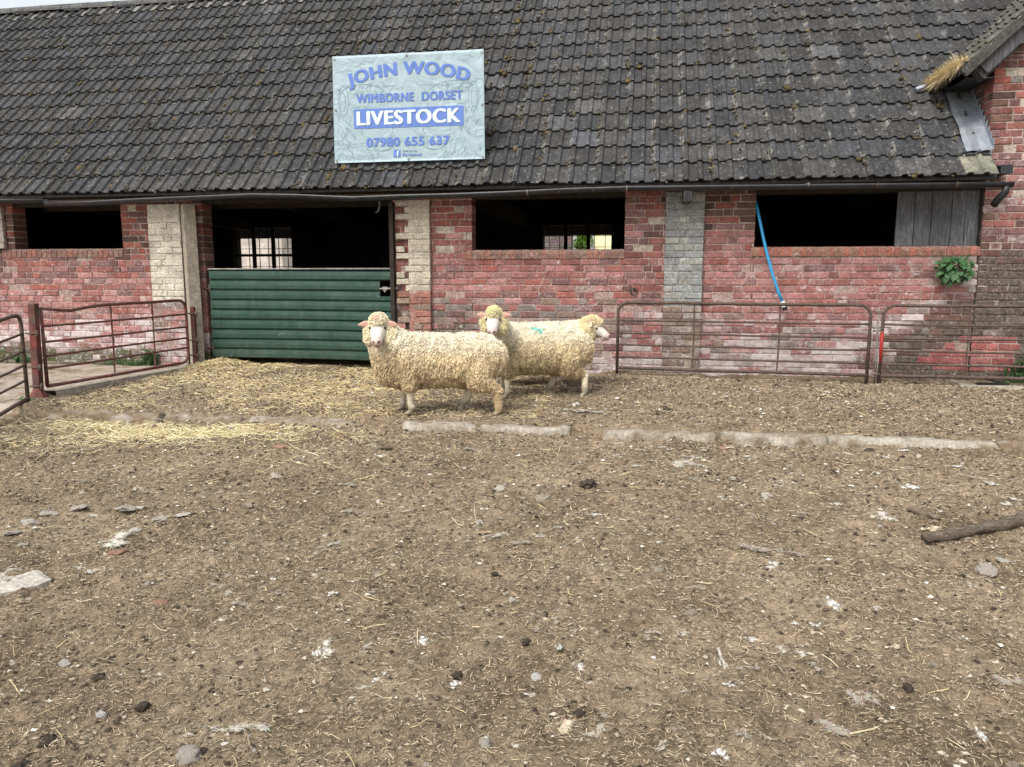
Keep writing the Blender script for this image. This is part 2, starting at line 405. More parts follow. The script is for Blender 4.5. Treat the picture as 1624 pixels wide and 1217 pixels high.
def style(x, z):
    """brick colour and (lime, grime, moss) of the long barn wall"""
    if x < -5.2:
        if z > 1.42: c = pick((RED, 3), (DARK, 3), (PURP, 1)); lm = .10
        elif z > 1.1: c = pick((PINK, 4), (RED, 3), (PURP, 2), (DARK, 1)); lm = .42
        else: c = pick((PINK, 6), (RED, 2), (PURP, 1)); lm = .46+.22*S(.72, .5, z)
        dk = .12+.50*S(.40, .15, z)+.2*S(-7.2, -7.9, x)*S(.9, .5, z); ms = .62*S(.42, .18, z)
    elif x < -.2:
        if z > 1.38: c = pick((RED, 5), (PINK, 1)) if x < -1.85 else pick((PURP, 2), (RED, 1), (PINK, 1)); lm = .12
        elif z > .85: c = pick((PINK, 6), (RED, 3), (PURP, 1)); lm = .40
        else: c = pick((GREY, 3), (PURP, 3), (TAN, 2), (PINK, 3)); lm = .46+.20*S(.5, .2, z)
        dk = .12+.36*S(-1.2, -2.2, x)*S(1.0, .7, z)+.18*S(.9, .6, z); ms = .36*S(-1.7, -2.4, x)*S(.9, .6, z)
    elif x < 3.43:
        if z > 1.62: c = pick((DARK, 5), (RED, 2), (PURP, 2)); lm = .08
        elif z > .70: c = pick((PINK, 7), (RED, 2), (PURP, 1)); lm = .47
        else: c = pick((PINK, 4), (PURP, 2), (GREY, 2), (TAN, .6)); lm = .58
        if z < .45: lm = .68
        if x < .25 and z > .8: c = pick((RED, 4), (PURP, 2), (DARK, 1), (PINK, 2)); lm = .3
        edge = 2.55+.9*S(.4, 1.15, z)
        k = S(edge-.35, edge+.25, x+random.uniform(-.12, .12))
        if k > random.random(): c = pick((DARK, 4), (GREY, 2), (PURP, 1))
        dk = .15+.50*k+.3*S(.25, .05, z); lm = lm*(1-.35*k)+.34*math.exp(-((x-edge+.05)/.16)**2)*S(.3, .8, z)
        ms = .34*k*S(.8, .4, z)
    else:
        c = pick((DARK, 4), (PURP, 2), (GREY, 1)); lm = .22+.32*math.exp(-((x-3.62)/.1)**2); dk = .68*S(1.75, 1.1, z)+.1; ms = .33*S(.9, .3, z)
        if z > 1.5: c = pick((DARK, 2), (RED, 2), (PURP, 3), (PINK, 2)); lm = .46
        if z > 2.55: c = pick((RED, 5), (PURP, 2), (DARK, 1), (GREY, .5)); lm = .16
    if 2.98 < x < 3.90 and .17 < z < (.50 if x > 3.2 else .36):
        c = pick(([(.50,.115,.10), (.44,.10,.09), (.52,.16,.14)], 1)); dk = .0; lm = .2; ms = 0
    return c, (lm, dk, ms)
MORT = (.46,.40,.33)
def brick_sheet(mb, O, U, N, u0, u1, z0, z1, holes=(), st=style, su=lambda u: u, mort=MORT, depth=.215, thick=.22, seed=0, body=True, bu0=None,
                course=.074, paint=None, missing=None, back=True):
    O, U, N = Vector(O), Vector(U), Vector(N); Zv = Vector((0,0,1)); rr = random.Random(seed)
    def P(u, z, n): return O + U*u + Zv*z + N*n
    k0 = math.floor(z0/course); J = .0100
    for k in range(k0, int(math.ceil(z1/course))):
        za, zb = max(z0, k*course), min(z1, (k+1)*course)-J
        if zb-za < .02: continue
        zm = (za+zb)/2; iv = [(u0, u1)]
        for (a, b, c, d) in holes:
            if c < zm < d:
                nv = []
                for (p, q) in iv:
                    if a > p: nv.append((p, min(a, q)))
                    if b < q: nv.append((max(b, p), q))
                iv = [(p, q) for p, q in nv if q-p > .03 and q > p]
        for (p, q) in iv:
            u = p; n_ = 0; first = True
            while u < q-.02:
                L = .215 if (k+n_ + (rr.random() < .25)) % 3 else .104
                if first:
                    L = [.215, .104, .16][k % 3] if p > u0+.001 or True else L; first = False
                if rr.random() < .12: L = .104
                L *= rr.uniform(.97, 1.03)
                if q-(u+L) < .07: L = q-u
                e = min(u+L-(J if u+L < q-.001 else 0), q); n_ += 1
                if not (missing and missing((u+e)/2, zm)):
                    j = rr.uniform(-.004, .005) - (.012 if rr.random() < .05 else 0); t = .007
                    c, mk = st(su((u+e)/2), zm)
                    if paint: c, mk = paint((u+e)/2, zm, c, mk)
                    else: mk = (mk[0]+rr.uniform(-.22, .07)*min(1, mk[0]*4), mk[1]+rr.uniform(-.12, .12)*min(1, mk[1]*3), mk[2]+rr.uniform(-.08, .1))
                    def q_(a): return rr.uniform(-a, a)*1.5
                    V = [P(u+q_(.002), za+q_(.0015), -.004+j), P(e+q_(.002), za+q_(.0015), -.004+j), P(e+q_(.002), zb+q_(.0015), -.004+j), P(u+q_(.002), zb+q_(.0015), -.004+j),
                         P(u+t, za+t, j), P(e-t, za+t, j+q_(.001)), P(e-t, zb-t, j+q_(.001)), P(u+t, zb-t, j),
                         P(u, za, -depth), P(e, za, -depth), P(e, zb, -depth), P(u, zb, -depth)]
                    mb.add(V, [(4,5,6,7), (0,1,5,4), (1,2,6,5), (2,3,7,6), (3,0,4,7), (8,9,1,0), (9,10,2,1), (10,11,3,2), (11,8,0,3)], c, mk)
                u += L
    if not body: return
    if bu0 is not None: u0 = bu0
    br = sorted(set([u0, u1]+[h for a, b, c, d in holes for h in (a, b) if u0 < h < u1]))
    m0 = -.0075
    for a, b in zip(br[:-1], br[1:]):
        um = (a+b)/2; zi = [(z0, z1)]
        for (p, q, c, d) in holes:
            if p < um < q:
                nz_ = []
                for (s, e) in zi:
                    if c > s: nz_.append((s, min(c, e)))
                    if d < e: nz_.append((max(d, s), e))
                zi = [t_ for t_ in nz_ if t_[1]-t_[0] > .005]
        for (s, e) in zi:
            la = a+.004 if a != u0 or True else a; lb = b-.004
            n1 = max(1, int((lb-la)/.12)); n2 = max(1, int((e-s)/.12)); V = []; Cc = []; Mm = []
            for jx in range(n1+1):
                for jz in range(n2+1):
                    u = la+(lb-la)*jx/n1; z = s+(e-s)*jz/n2
                    V.append(P(u, z, m0)); _, mk = st(su(u), z); cc = mort
                    if paint: cc, mk = paint(u, z, cc, mk)
                    else:
                        cc = tuple(v*.95 for v in mort) if (z > 1.36 or u > 3.3) else tuple(a_*.35+b_*.65 for a_, b_ in zip(mort, (.25,.165,.145)))
                    Cc.append(cc); Mm.append((mk[0]*.9, mk[1], mk[2]))
            F = [(jx*(n2+1)+jz, (jx+1)*(n2+1)+jz, (jx+1)*(n2+1)+jz+1, jx*(n2+1)+jz+1) for jx in range(n1) for jz in range(n2)]
            mb.add(V, F, Cc, Mm)
            mb.box(0, 1, 0, 1, 0, 1, tuple(v*.8 for v in mort), (0, .2, 0),
                   M=Matrix(((U.x*(lb-la), N.x*(-thick-m0+.002), 0, P(la, s, m0-.002).x), (U.y*(lb-la), N.y*(-thick-m0+.002), 0, P(la, s, m0-.002).y),
                             (0, 0, (e-s), P(la, s, 0).z), (0, 0, 0, 1))))

barn = empty('barn', (-2.2, 0, 0)); tag(barn, 'long low red brick barn with mossy grey tiled roof and open window gaps', 'barn')
def place(o):           # children are built in world coordinates
    o.matrix_parent_inverse = o.parent.matrix_world.inverted() if o.parent else Matrix(); return o
bpy.context.view_layer.update()
WT = 2.07
HA = (-7.86, -6.34, 1.475, 2.06); HD = (-5.25, -2.86, -1, 2.06); HB = (-1.915, -.193, 1.43, 2.06); HC = (1.19, 3.41, 1.445, 2.06)
copes = [(-8.05, -6.34, 1.365, 1.475), (-1.98, -.193, 1.325, 1.43), (1.16, 3.43, 1.34, 1.445)]
mb = MB()
brick_sheet(mb, (0,0,0), (1,0,0), (0,-1,0), -12, 3.42, -.1, WT, [HA, HD, HB, HC, (-11, -9.2, 1.475, 2.06)]+copes, seed=3)
place(mb.build('wall', M['brick'], barn))
# brick-on-edge sills with rounded nose
for (a, b, c, d) in copes:
    mb = MB(); u = a; rr = random.Random(a)
    while u < b-.03:
        e = min(u+.072, b); col = random.choice([(.24,.13,.10), (.30,.14,.10), (.26,.17,.13), (.20,.12,.10)])
        if a > 1: col = random.choice([(.36,.13,.09), (.30,.12,.09), (.28,.15,.10)])
        prof = [(-.012, c+.004), (-.014, d-.045), (-.004, d-.018), (.022, d-.003), (.06, d), (.21, d-.004)]
        V = []; 
        for uu in (u+.003, e-.006):
            for (yy, zz) in prof: V.append((uu+rr.uniform(-.001, .001), yy+rr.uniform(-.002, .002), zz+rr.uniform(-.002, .002)))
        n = len(prof)
        mb.add(V, [(i, i+n, i+n+1, i+1) for i in range(n-1)]+[tuple(range(n)), tuple(range(2*n-1, n-1, -1))], col, (.30, .15, 0))
        u += .072
    mb.box(a, b, .0, .215, c+.001, d-.012, (.46,.40,.33), (.2, .1, 0))
    o = place(mb.build('window_sill', M['brick'], barn))
# raised piers
def whitep(col, lo=0):
    def f(u, z, c, mk):
        if z > lo: k = random.uniform(.88, 1.08); return tuple(v*k for v in col), (.2, .25, 0)
        return c, mk
    return f
def pier(x0, x1, z0, z1, n, paint, missing=None, label=None, seed=5, bu0=None):
    mb = MB()
    brick_sheet(mb, (0, -n, 0), (1,0,0), (0,-1,0), x0, x1, z0, z1, [], seed=seed, paint=paint, missing=missing, bu0=bu0, thick=n-.005 if n > .1 else .11, depth=min(.1, n+.05))
    # returns
    o = place(mb.build('pier', M['brick'], barn)); tag(o, label); return o
def p1(u, z, c, mk):
    if z > .82: k = random.uniform(.92, 1.08); return tuple(v*k for v in (.56,.53,.44)), (.25, .22, 0)
    if z > .5: return pick((TAN, 2), (PINK, 1), (GREY, 1)), (.5, .25, .2)
    return pick((TAN, 1), (GREY, 1), (PINK, 1)), (.55, .25, .35)
pier(-5.93, -5.50, -.05, 1.99, .075, p1, lambda u, z: (z < .75 and random.random() < .22), 'white limewashed brick pier crumbling at its foot', 8)
def p2(u, z, c, mk):
    if z > .98: k = random.uniform(.9, 1.08); return tuple(v*k for v in (.50,.46,.37)), (.3, .28, .0)
    return pick(([(.42,.14,.09), (.36,.12,.08), (.40,.17,.12)], 2), (TAN, 1)), (.25, .3, .1)
pier(-2.80, -2.40, -.05, 1.99, .055, p2, lambda u, z: (u < -2.55 and random.random() < .42 and z > .35) , 'cream painted brick pier with broken toothed edge', 21, bu0=-2.66)
def p3(u, z, c, mk):
    if z > .80: k = random.uniform(.85, 1.12); return tuple(v*k for v in random.choice([(.25,.285,.275), (.30,.32,.29), (.23,.26,.265)])), (.28, .3, .05)
    return pick((TAN, 3), ([(.36,.32,.27)], 2), ([(.46,.37,.25)], 1)), (.45, .16, .05)
pier(.245, .655, -.03, 2.03, .05, p3, lambda u, z: (z < .42 and u > .53 and z > .1), 'grey painted brick pier beside the hurdle end', 4)
# left return jamb of the far left opening, whitewashed
mb = MB()
brick_sheet(mb, (0, -.055, 0), (1,0,0), (0,-1,0), -8.5, -7.97, 1.48, 2.0, [], seed=2, paint=whitep((.45,.40,.36)), thick=.05, depth=.045)
tag(place(mb.build('pier', M['brick'], barn)), 'whitewashed brick pier at the left edge')
# concrete door post, timber door post, dark board added for the shade under the eave
mb = MB(); mb.tube([(-5.355, -.10, -.05), (-5.355, -.10, .4), (-5.36, -.10, 1.0), (-5.37, -.10, 1.98)], .1, 4)
o = place(mb.build('door_post', M['concrete'], barn, bevel=.008)); tag(o, 'grey brown concrete post at the left of the doorway')
o.data.transform(Matrix.Translation((-5.36, -.1, 0)) @ Matrix.Rotation(0, 4, 'Z') @ Matrix.Translation((5.36, .1, 0)))
mb = MB(); mb.box(-2.875, -2.828, -.07, .06, .0, 1.97, jit=.004)
place(mb.build('door_post', M['beam'], barn)); 
mb = MB()
mb.box(-12, 3.415, -.03, .2, 2.072, 2.36, jit=.002)
place(mb.build('eave_shade_board', M['beam'], barn))
for h in (HA, HD, HB, HC): mb = MB(); mb.box(h[0]-.01, min(3.41, h[1]+.01), .03, .2, 2.0, 2.071, jit=.002); place(mb.build('lintel', M['beam'], barn))
# weathered board panel in the right opening
mb = MB(); bx = 2.615
for wdt in (.175, .165, .19, .135, .13):
    mb.box(bx+.003, min(bx+wdt, 3.409)-.003, .05+random.uniform(0, .008), .075, 1.446, 2.06, jit=.002); bx += wdt
m, n, b = nmat('weathered_boards'); g = NG(n); b.inputs['Roughness'].default_value = .85
gr_ = g.noise(9, 8, .7, sc3=(6, 1, .5), dist=2.0)
g.l(g.mix(1., g.ramp(gr_, [(.3, (.05,.053,.06)), (.5, (.115,.12,.13)), (.66, (.25,.26,.28))]), g.ramp(g.noise(2.5, 4), [(.3, .6), (.7, 1.2)]), 'MULTIPLY'), b.inputs['Base Color'])
g.l(g.bump(gr_, .01), b.inputs['Normal']); M['boards'] = m
place(mb.build('board_panel', m, barn))
# iron ring in the wall, joist end
mb = MB(); c = onwall(1005, 463, -.012)
mb.tube([c+Vector((math.cos(t)*.035, -.006, math.sin(t)*.035)) for t in np.linspace(0, 2*PI, 17)], .007, 6, cap=False)
mb.tube([c+Vector((0, .02, .03)), c+Vector((0, -.015, .036))], .009, 6)
place(mb.build('wall_ring', M['black_iron'], barn, True))
mb = MB(); c = onwall(1090, 312, -.2); mb.box(c.x-.045, c.x+.045, -.30, .0, c.z-.06, c.z+.05, jit=.006)
place(mb.build('joist_end', M['dark_wood'], barn, bevel=.004))
# inside: walls, floor slab, beams
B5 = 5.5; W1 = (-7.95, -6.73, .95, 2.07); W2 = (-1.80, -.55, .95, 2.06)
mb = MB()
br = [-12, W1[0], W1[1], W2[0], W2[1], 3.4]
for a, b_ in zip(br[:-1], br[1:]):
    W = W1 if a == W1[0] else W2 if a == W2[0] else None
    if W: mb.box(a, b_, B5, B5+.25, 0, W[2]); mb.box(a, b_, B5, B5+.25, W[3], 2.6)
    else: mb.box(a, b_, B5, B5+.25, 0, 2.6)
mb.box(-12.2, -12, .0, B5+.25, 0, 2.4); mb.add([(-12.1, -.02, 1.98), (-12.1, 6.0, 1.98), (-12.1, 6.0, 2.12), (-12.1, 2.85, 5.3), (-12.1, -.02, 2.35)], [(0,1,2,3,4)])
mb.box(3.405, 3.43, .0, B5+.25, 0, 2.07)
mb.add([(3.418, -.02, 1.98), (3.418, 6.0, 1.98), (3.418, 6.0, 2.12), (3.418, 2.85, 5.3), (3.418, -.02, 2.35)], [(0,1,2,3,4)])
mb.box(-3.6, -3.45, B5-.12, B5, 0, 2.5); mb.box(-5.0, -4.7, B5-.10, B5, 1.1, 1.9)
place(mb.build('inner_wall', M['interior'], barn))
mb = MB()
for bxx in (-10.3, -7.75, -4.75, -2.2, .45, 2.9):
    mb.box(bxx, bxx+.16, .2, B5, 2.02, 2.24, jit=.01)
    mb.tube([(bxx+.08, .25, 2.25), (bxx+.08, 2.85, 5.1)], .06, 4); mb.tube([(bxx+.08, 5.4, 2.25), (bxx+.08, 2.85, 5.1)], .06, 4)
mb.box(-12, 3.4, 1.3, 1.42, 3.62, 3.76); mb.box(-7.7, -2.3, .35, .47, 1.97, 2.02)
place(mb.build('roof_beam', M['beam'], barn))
def rear_window(W):
    mb = MB(); x0, x1, z0, z1 = W; y = B5+.02
    mb.box(x0-.07, x0, y-.06, y+.04, z0, z1); mb.box(x1, x1+.07, y-.06, y+.04, z0, z1)
    mb.box(x0-.07, x1+.07, y-.061, y+.041, z1, z1+.07); mb.box(x0-.07, x1+.07, y-.061, y+.041, z0-.07, z0)
    for k in (1, 2): xx = x0+(x1-x0)*k/3; mb.box(xx-.032, xx+.032, y-.03, y+.02, z0, z1)
    zt = (z0+z1)/2+.03; mb.box(x0, x1, y-.028, y+.018, zt-.025, zt+.025)
    fr = place(mb.build('window_frame', M['beam'], barn))
    mb = MB()
    for k in range(3):
        a = x0+(x1-x0)*k/3; d = (x1-x0)/3
        for q in (.27, .73): mb.box(a+d*q-.006, a+d*q+.006, y, y+.012, z0, z1)
    for q in (.14, .33, .64, .82): zz = z0+(z1-z0)*q; mb.box(x0, x1, y+.001, y+.011, zz-.005, zz+.005)
    o = mb.build('glazing_bars', M['iron_dark'], fr)
rear_window(W1); rear_window(W2)

# ------------------------------------------------------------------ roof
RA = math.radians(46); RS = Vector((0, math.cos(RA), math.sin(RA))); RN = Vector((0, -math.sin(RA), math.cos(RA)))
RO = Vector((0, -.35, 2.09)); GAUGE, TW = .300, .30; NROW = 15; XR = 3.395
def onroof(x, y, off=0.):
    r = _ray(x, y); O = RO+RN*off; return CAMP + r*((O-CAMP).dot(RN)/r.dot(RN))
us = [0, .022, .034, .060, .074, .150, .166, .178, .204, .218, .288, .298]
hs_ = [.006, .025, .029, .028, .003, .001, .023, .028, .027, .003, .001, .004]
V = []; F = []; Cc = []; Mk = []
rt = random.Random(5)
for r in range(NROW):
    c = 0; xx = (XR if r < 4 else XR+15*TW)-TW
    while xx > -12.3:
        x0 = xx; xx -= TW
        base = .041*rt.uniform(.72, 1.28); tint = rt.choice([(1, 1.0, 1.03), (1.0, .98, .98), (.94, .98, 1.07), (1.02, 1.0, .96)])
        col = tuple(base*t for t in tint)
        if rt.random() < .04: col = tuple(v*1.5 for v in col)
        lich = .12
        if r == 0 and x0 > 3.0: lich = .50; col = (.11,.11,.09)
        elif x0 > 2.4 and r < 3: lich = .36
        if r == NROW-1: lich = .3
        dz = rt.uniform(-.003, .004); ds = rt.uniform(-.006, .006); sk_ = rt.uniform(-.004, .004); dx = rt.uniform(-.002, .002)
        b0 = len(V); n = len(us)
        for q, (s, lift) in enumerate(((0, -.014), (0, 0), (.15, -.008), (.355, -.016))):
            for u, h in zip(us, hs_):
                sg = s+ds+sk_*(u/.3-.5)+(vn_ := .0) + r*GAUGE
                hh = h+lift+.026+dz if q else h+.026+dz-.017
                if q == 1: hh = h+.026+dz
                elif q > 1: hh = h+.026+dz-.026*(s/.355)
                p = Vector((x0+u+dx, 0, 0)) + RO.xyz*1 + RS*sg + RN*hh
                if q == 0: p = p + RS*.003
                V.append((p.x, p.y, p.z)); Cc.append(col)
                ed = .52 if (u < .03 or u > .27) else .25
                if r == NROW-1: ed += .25
                mo = .36+.14*(x0 < -3.0) if (u < .03 or u > .28 or q == 3) else .12
                Mk.append((ed*(1 if q else .4), lich, mo))
        for q in range(3):
            for k in range(n-1):
                a = b0+q*n+k; F.append((a, a+1, a+1+n, a+n))
V = np.array(V); V += np.c_[vnoise(V, 40, 1), vnoise(V, 40, 2), vnoise(V, 40, 3)]*.0014
wob = fbm(V[:, :2], .7, 44, 2)*.018; V += np.c_[wob*0, wob*RN.y, wob*RN.z]     # the old roof sags a little
roof = place(link('roof', npmesh('roof', V, np.array(F), {'Col': np.array(Cc), 'Mask': np.array(Mk)}), M['tile'], barn))
TOP = RO + RS*(NROW*GAUGE)
mb = MB()      # dark slab added under the tiles to block light, back slope
def slab(p, q, t, x0, x1):
    nrm = Vector((0, -(q.z-p.z), q.y-p.y)).normalized()
    V = [Vector((x, a.y, a.z))-nrm*o for x in (x0, x1) for a in (p, q) for o in (0, t)]
    mb.add(V, [(0,1,3,2),(4,6,7,5),(0,2,6,4),(1,5,7,3),(0,4,5,1),(2,3,7,6)])
slab(RO+RN*-.03+RS*.03, TOP+RN*-.03, .03, -12.3, 3.40)
BE = Vector((0, 2*TOP.y+.36-.1, 1.96)); slab(BE, TOP+Vector((0, .005, -.03)), .05, -12.3, 3.40) if False else None
mb.add([(-12.3, TOP.y, TOP.z-.02), (3.4, TOP.y, TOP.z-.02), (3.4, 6.15, 1.97), (-12.3, 6.15, 1.97), (-12.3, TOP.y, TOP.z-.08), (3.4, TOP.y, TOP.z-.08), (3.4, 6.1, 1.90), (-12.3, 6.1, 1.90)],
       [(0,1,2,3), (7,6,5,4), (0,3,7,4), (1,5,6,2), (3,2,6,7), (0,4,5,1)])
slab(RO+RN*-.03+RS*1.6, TOP+RN*-.03, .03, 3.401, 7.9)
o = mb.build('roof_boarding', M['dark_wood'], roof)
rt = random.Random(9)
for k in range(34):            # ridge tiles
    xa = 3.2-(k+1)*.455; mb = MB(); V = []; n = 9
    if xa < -12.3: break
    lift = rt.uniform(-.004, .006)
    for e, xx in enumerate((xa, xa+.448)):
        for rad in (.125, .108):
            for q in range(n):
                t = PI*(q/(n-1)); V.append((xx, TOP.y+.01-math.cos(t)*rad*1.08, TOP.z-.045+lift+math.sin(t)*rad*.9))
    F = []
    for q in range(n-1):
        F += [(q, q+1, 2*n+q+1, 2*n+q), (n+q, 3*n+q, 3*n+q+1, n+q+1), (q, n+q, n+q+1, q+1), (2*n+q, 2*n+q+1, 3*n+q+1, 3*n+q)]
    mb.add(V, F, (.085,.085,.085), (.4, .4, .3))
    if k % 2 == 0:
        mb.box(xa+.08, xa+.37, TOP.y-.155, TOP.y-.12, TOP.z-.085, TOP.z-.045, (.03,.03,.03), (0, 0, 0), jit=.005)
    mb.build('ridge_tile', M['tile'], roof)
# gutters
def gutter(pts, name='gutter', r=.048, mat='plastic_black', close=True):
    mb = MB(); n = 9; V = []; F = []
    for p in pts:
        for rad in (r, r-.005):
            for q in range(n):
                t = PI+PI*q/(n-1); V.append((p.x, p.y+math.cos(t)*rad, p.z+math.sin(t)*rad*1.05))
    for i_ in range(len(pts)-1):
        b0 = i_*2*n; b1 = b0+2*n
        for q in range(n-1): F += [(b0+q, b1+q, b1+q+1, b0+q+1), (b0+n+q, b0+n+q+1, b1+n+q+1, b1+n+q)]
        F += [(b0, b0+n, b1+n, b1), (b0+n-1, b1+n-1, b1+2*n-1, b0+2*n-1)]
    for b0 in (0, (len(pts)-1)*2*n):
        for q in range(n-1): F.append((b0+q, b0+q+1, b0+n+q+1, b0+n+q))
    mb.add(V, F); return place(mb.build(name, M[mat], barn, True))
GY = -.43
g1 = gutter([onwall(x, y, GY)+Vector((0,0,.045)) for x, y in [(74, 327), (140, 326), (230, 321), (330, 317), (400, 314), (470, 315), (560, 319), (640, 316), (720, 314), (800, 311), (900, 306), (1000, 303), (1200, 301), (1400, 299), (1605, 297)]])
tag(g1, 'long sagging black gutter under the tiles')
g2 = gutter([onwall(x, y, GY)+Vector((0,0,.045)) for x, y in [(-260, 325), (-100, 323), (72, 322)]]); tag(g2, 'short level black gutter length at the left')
for k, (x, y, red) in enumerate([(994, 300, 0), (887, 304, 1), (837, 307, 0), (940, 303, 1), (1160, 299, 1), (1281, 296, 2), (1390, 296, 1), (1515, 295, 1), (720, 311, 1), (437, 312, 1)]):
    c = onwall(x, y, GY)+Vector((0, 0, .032)); mb = MB(); V = []; F = []
    for dx in (-.008, .008):
        for rad in (.055, .049):
            for q in range(9): t = PI+PI*q/8; V.append((c.x+dx, c.y+math.cos(t)*rad, c.z+math.sin(t)*rad*1.05))
    for q in range(8): F += [(q, 18+q, 19+q, q+1), (9+q, 10+q, 28+q, 27+q), (q, q+1, 10+q, 9+q), (18+q, 27+q, 28+q, 19+q)]
    mb.add(V, F); mb.box(c.x-.008, c.x+.008, c.y+.05, c.y+.15, c.z-.01, c.z+.005)
    o = mb.build('gutter_bracket', M['galv'] if red != 1 else M['steel_rust'], g1)
mb = MB()      # outlet at the right end
c = onwall(1600, 297, GY)+Vector((0, 0, 0)); mb.tube([c+Vector((-.02, 0, .03)), c+Vector((-.03, 0, -.05)), c+Vector((-.055, .08, -.11)), c+Vector((-.07, .12, -.16))], .035, 10)
mb.build('outlet_bend', M['plastic_black'], g1, True)
mb = MB(); c = onwall(1592, 270, -.2); mb.box(c.x-.06, c.x+.05, -.28, .0, c.z-.04, c.z+.04, jit=.004); place(mb.build('gutter_spike_block', M['plastic_black'], barn))
mb = MB(); c = onwall(600, 320, .1); mb.tube([c+Vector((0,0,.10)), c+Vector((.01,0,.03)), c+Vector((.02,-.01,-.05)), c+Vector((.005,-.02,-.11)), c+Vector((-.03,-.02,-.13))], .010, 7)
tag(place(mb.build('cable_loop', M['galv'], barn, True)), 'pale cable end hanging in the doorway')

# ------------------------------------------------------------------ right-hand building
rb = empty('brick_building', (5.4, 1, 0)); tag(rb, 'taller red brick building at the right with mossy tiled gable', 'building'); bpy.context.view_layer.update()
mb = MB()
def rakez(x): return 3.10+(x-3.10)*math.tan(math.radians(44))-.03
brick_sheet(mb, (0,-.004,0), (1,0,0), (0,-1,0), 3.42, 7.4, -.1, 3.3, [], seed=31, depth=.1)
brick_sheet(mb, (0,-.004,0), (1,0,0), (0,-1,0), 3.42, 5.6, 3.3, 5.2, [], seed=32, depth=.1, body=False, missing=lambda u, z: z > rakez(u)+.03)
mb.add([(x, y, z) for y in (.006, .2) for x, z in ((3.43, 3.3), (7.4, 3.3), (5.45, rakez(5.45)), (3.43, rakez(3.43)))], [(0,1,2,3), (7,6,5,4), (0,3,7,4), (3,2,6,7), (1,5,6,2)], (.43,.38,.31), (.1,.1,0))
def side_style(u, z):
    c, mk = style(3.9, max(z, 2.6)); return c, (.12, .22, 0)
brick_sheet(mb, (3.42, 0, 0), (0,1,0), (-1,0,0), 0.0, 4.0, 2.2, 3.5, [], st=side_style, seed=12, depth=.1)
place(mb.build('wall', M['brick'], rb))
EV = Vector((3.10, -.17, 3.10)); ANG = math.radians(44); UP = Vector((math.cos(ANG), 0, math.sin(ANG))); NU = Vector((-math.sin(ANG), 0, math.cos(ANG)))
V = []; F = []; Cc = []; Mk = []; rt = random.Random(3)
for r in range(12):
    yy = -.20
    for c in range(10):
        y0 = yy+c*.30; b0 = len(V); n = len(us); base = .06*rt.uniform(.7, 1.3); dz = rt.uniform(-.003, .004)
        for q, s in enumerate((0, 0, .355)):
            for u, h in zip(us, hs_):
                hh = (h+.03+dz)-(.03 if q == 0 else 0)-.026*(s/.355)
                p = EV*1; p = Vector((EV.x, y0+u, EV.z)) + UP*(r*.305+s) + NU*(hh+.05)
                V.append(tuple(p)); Cc.append((base*1.05, base, base*.9)); Mk.append((.3, .45, .45))
        for q in range(2):
            for k in range(n-1): a = b0+q*n+k; F.append((a, a+n, a+n+1, a+1))
rr_ = place(link('roof', npmesh('roof', np.array(V), np.array(F), {'Col': np.array(Cc), 'Mask': np.array(Mk)}), M['tile'], rb))
mb = MB()
def rake(y0, y1, t0, t1, n0, n1, mat, name, par, jit=.003):
    mb = MB(); V = []
    for t in (t0, t1):
        for nn in (n0, n1):
            for y in (y0, y1): p = Vector((EV.x, y, EV.z))+UP*t+NU*nn; V.append(p+Vector([random.uniform(-jit, jit) for _ in range(3)]))
    mb.add(V, [(0,1,3,2), (4,6,7,5), (0,4,5,1), (2,3,7,6), (0,2,6,4), (1,5,7,3)], (.055,.052,.048) if mat is M['tile'] else (1,1,1), (.3,.4,.4))
    o = mb.build(name, mat, par); 
    if par is rb: place(o)
    return o
rake(-.17, 3.0, .02, 3.6, .012, .045, M['dark_wood'], 'roof_boarding', rb)
rake(-.205, -.165, -.03, 3.6, -.02, .075, M['tile'], 'verge', rb)            # mortared verge
rake(-.16, -.125, .14, 3.6, -.14, .005, M['dark_wood'], 'bargeboard', rb)
rake(-.12, .02, .10, .5, -.16, -.02, M['dark_wood'], 'rafter_foot', rb)
mb = MB(); c = onwall(1612, 62, -.1); mb.box(c.x-.05, c.x+.07, -.16, .02, c.z-.06, c.z+.05, jit=.003); place(mb.build('purlin_end', M['dark_wood'], rb, bevel=.004))
mb = MB(); mb.box(3.16, 3.41, .0, 1.1, 3.085, 3.10); place(mb.build('soffit', M['black_iron'], rb))  # black finish paints in the shade beneath the gable eave
# far slope so that the gable closes
mb = MB(); rp = Vector((EV.x, 0, EV.z))+UP*3.3
mb.add([(rp.x, -.17, rp.z), (rp.x, 3, rp.z), (2*rp.x-EV.x, 3, EV.z), (2*rp.x-EV.x, -.17, EV.z), (rp.x, -.17, rp.z-.06), (rp.x, 3, rp.z-.06), (2*rp.x-EV.x, 3, EV.z-.06), (2*rp.x-EV.x, -.17, EV.z-.06)],
       [(0,1,2,3), (7,6,5,4), (0,3,7,4), (1,5,6,2), (2,6,7,3)], (.06,.06,.06), (.2, .3, .3)); place(mb.build('roof', M['tile'], rb))
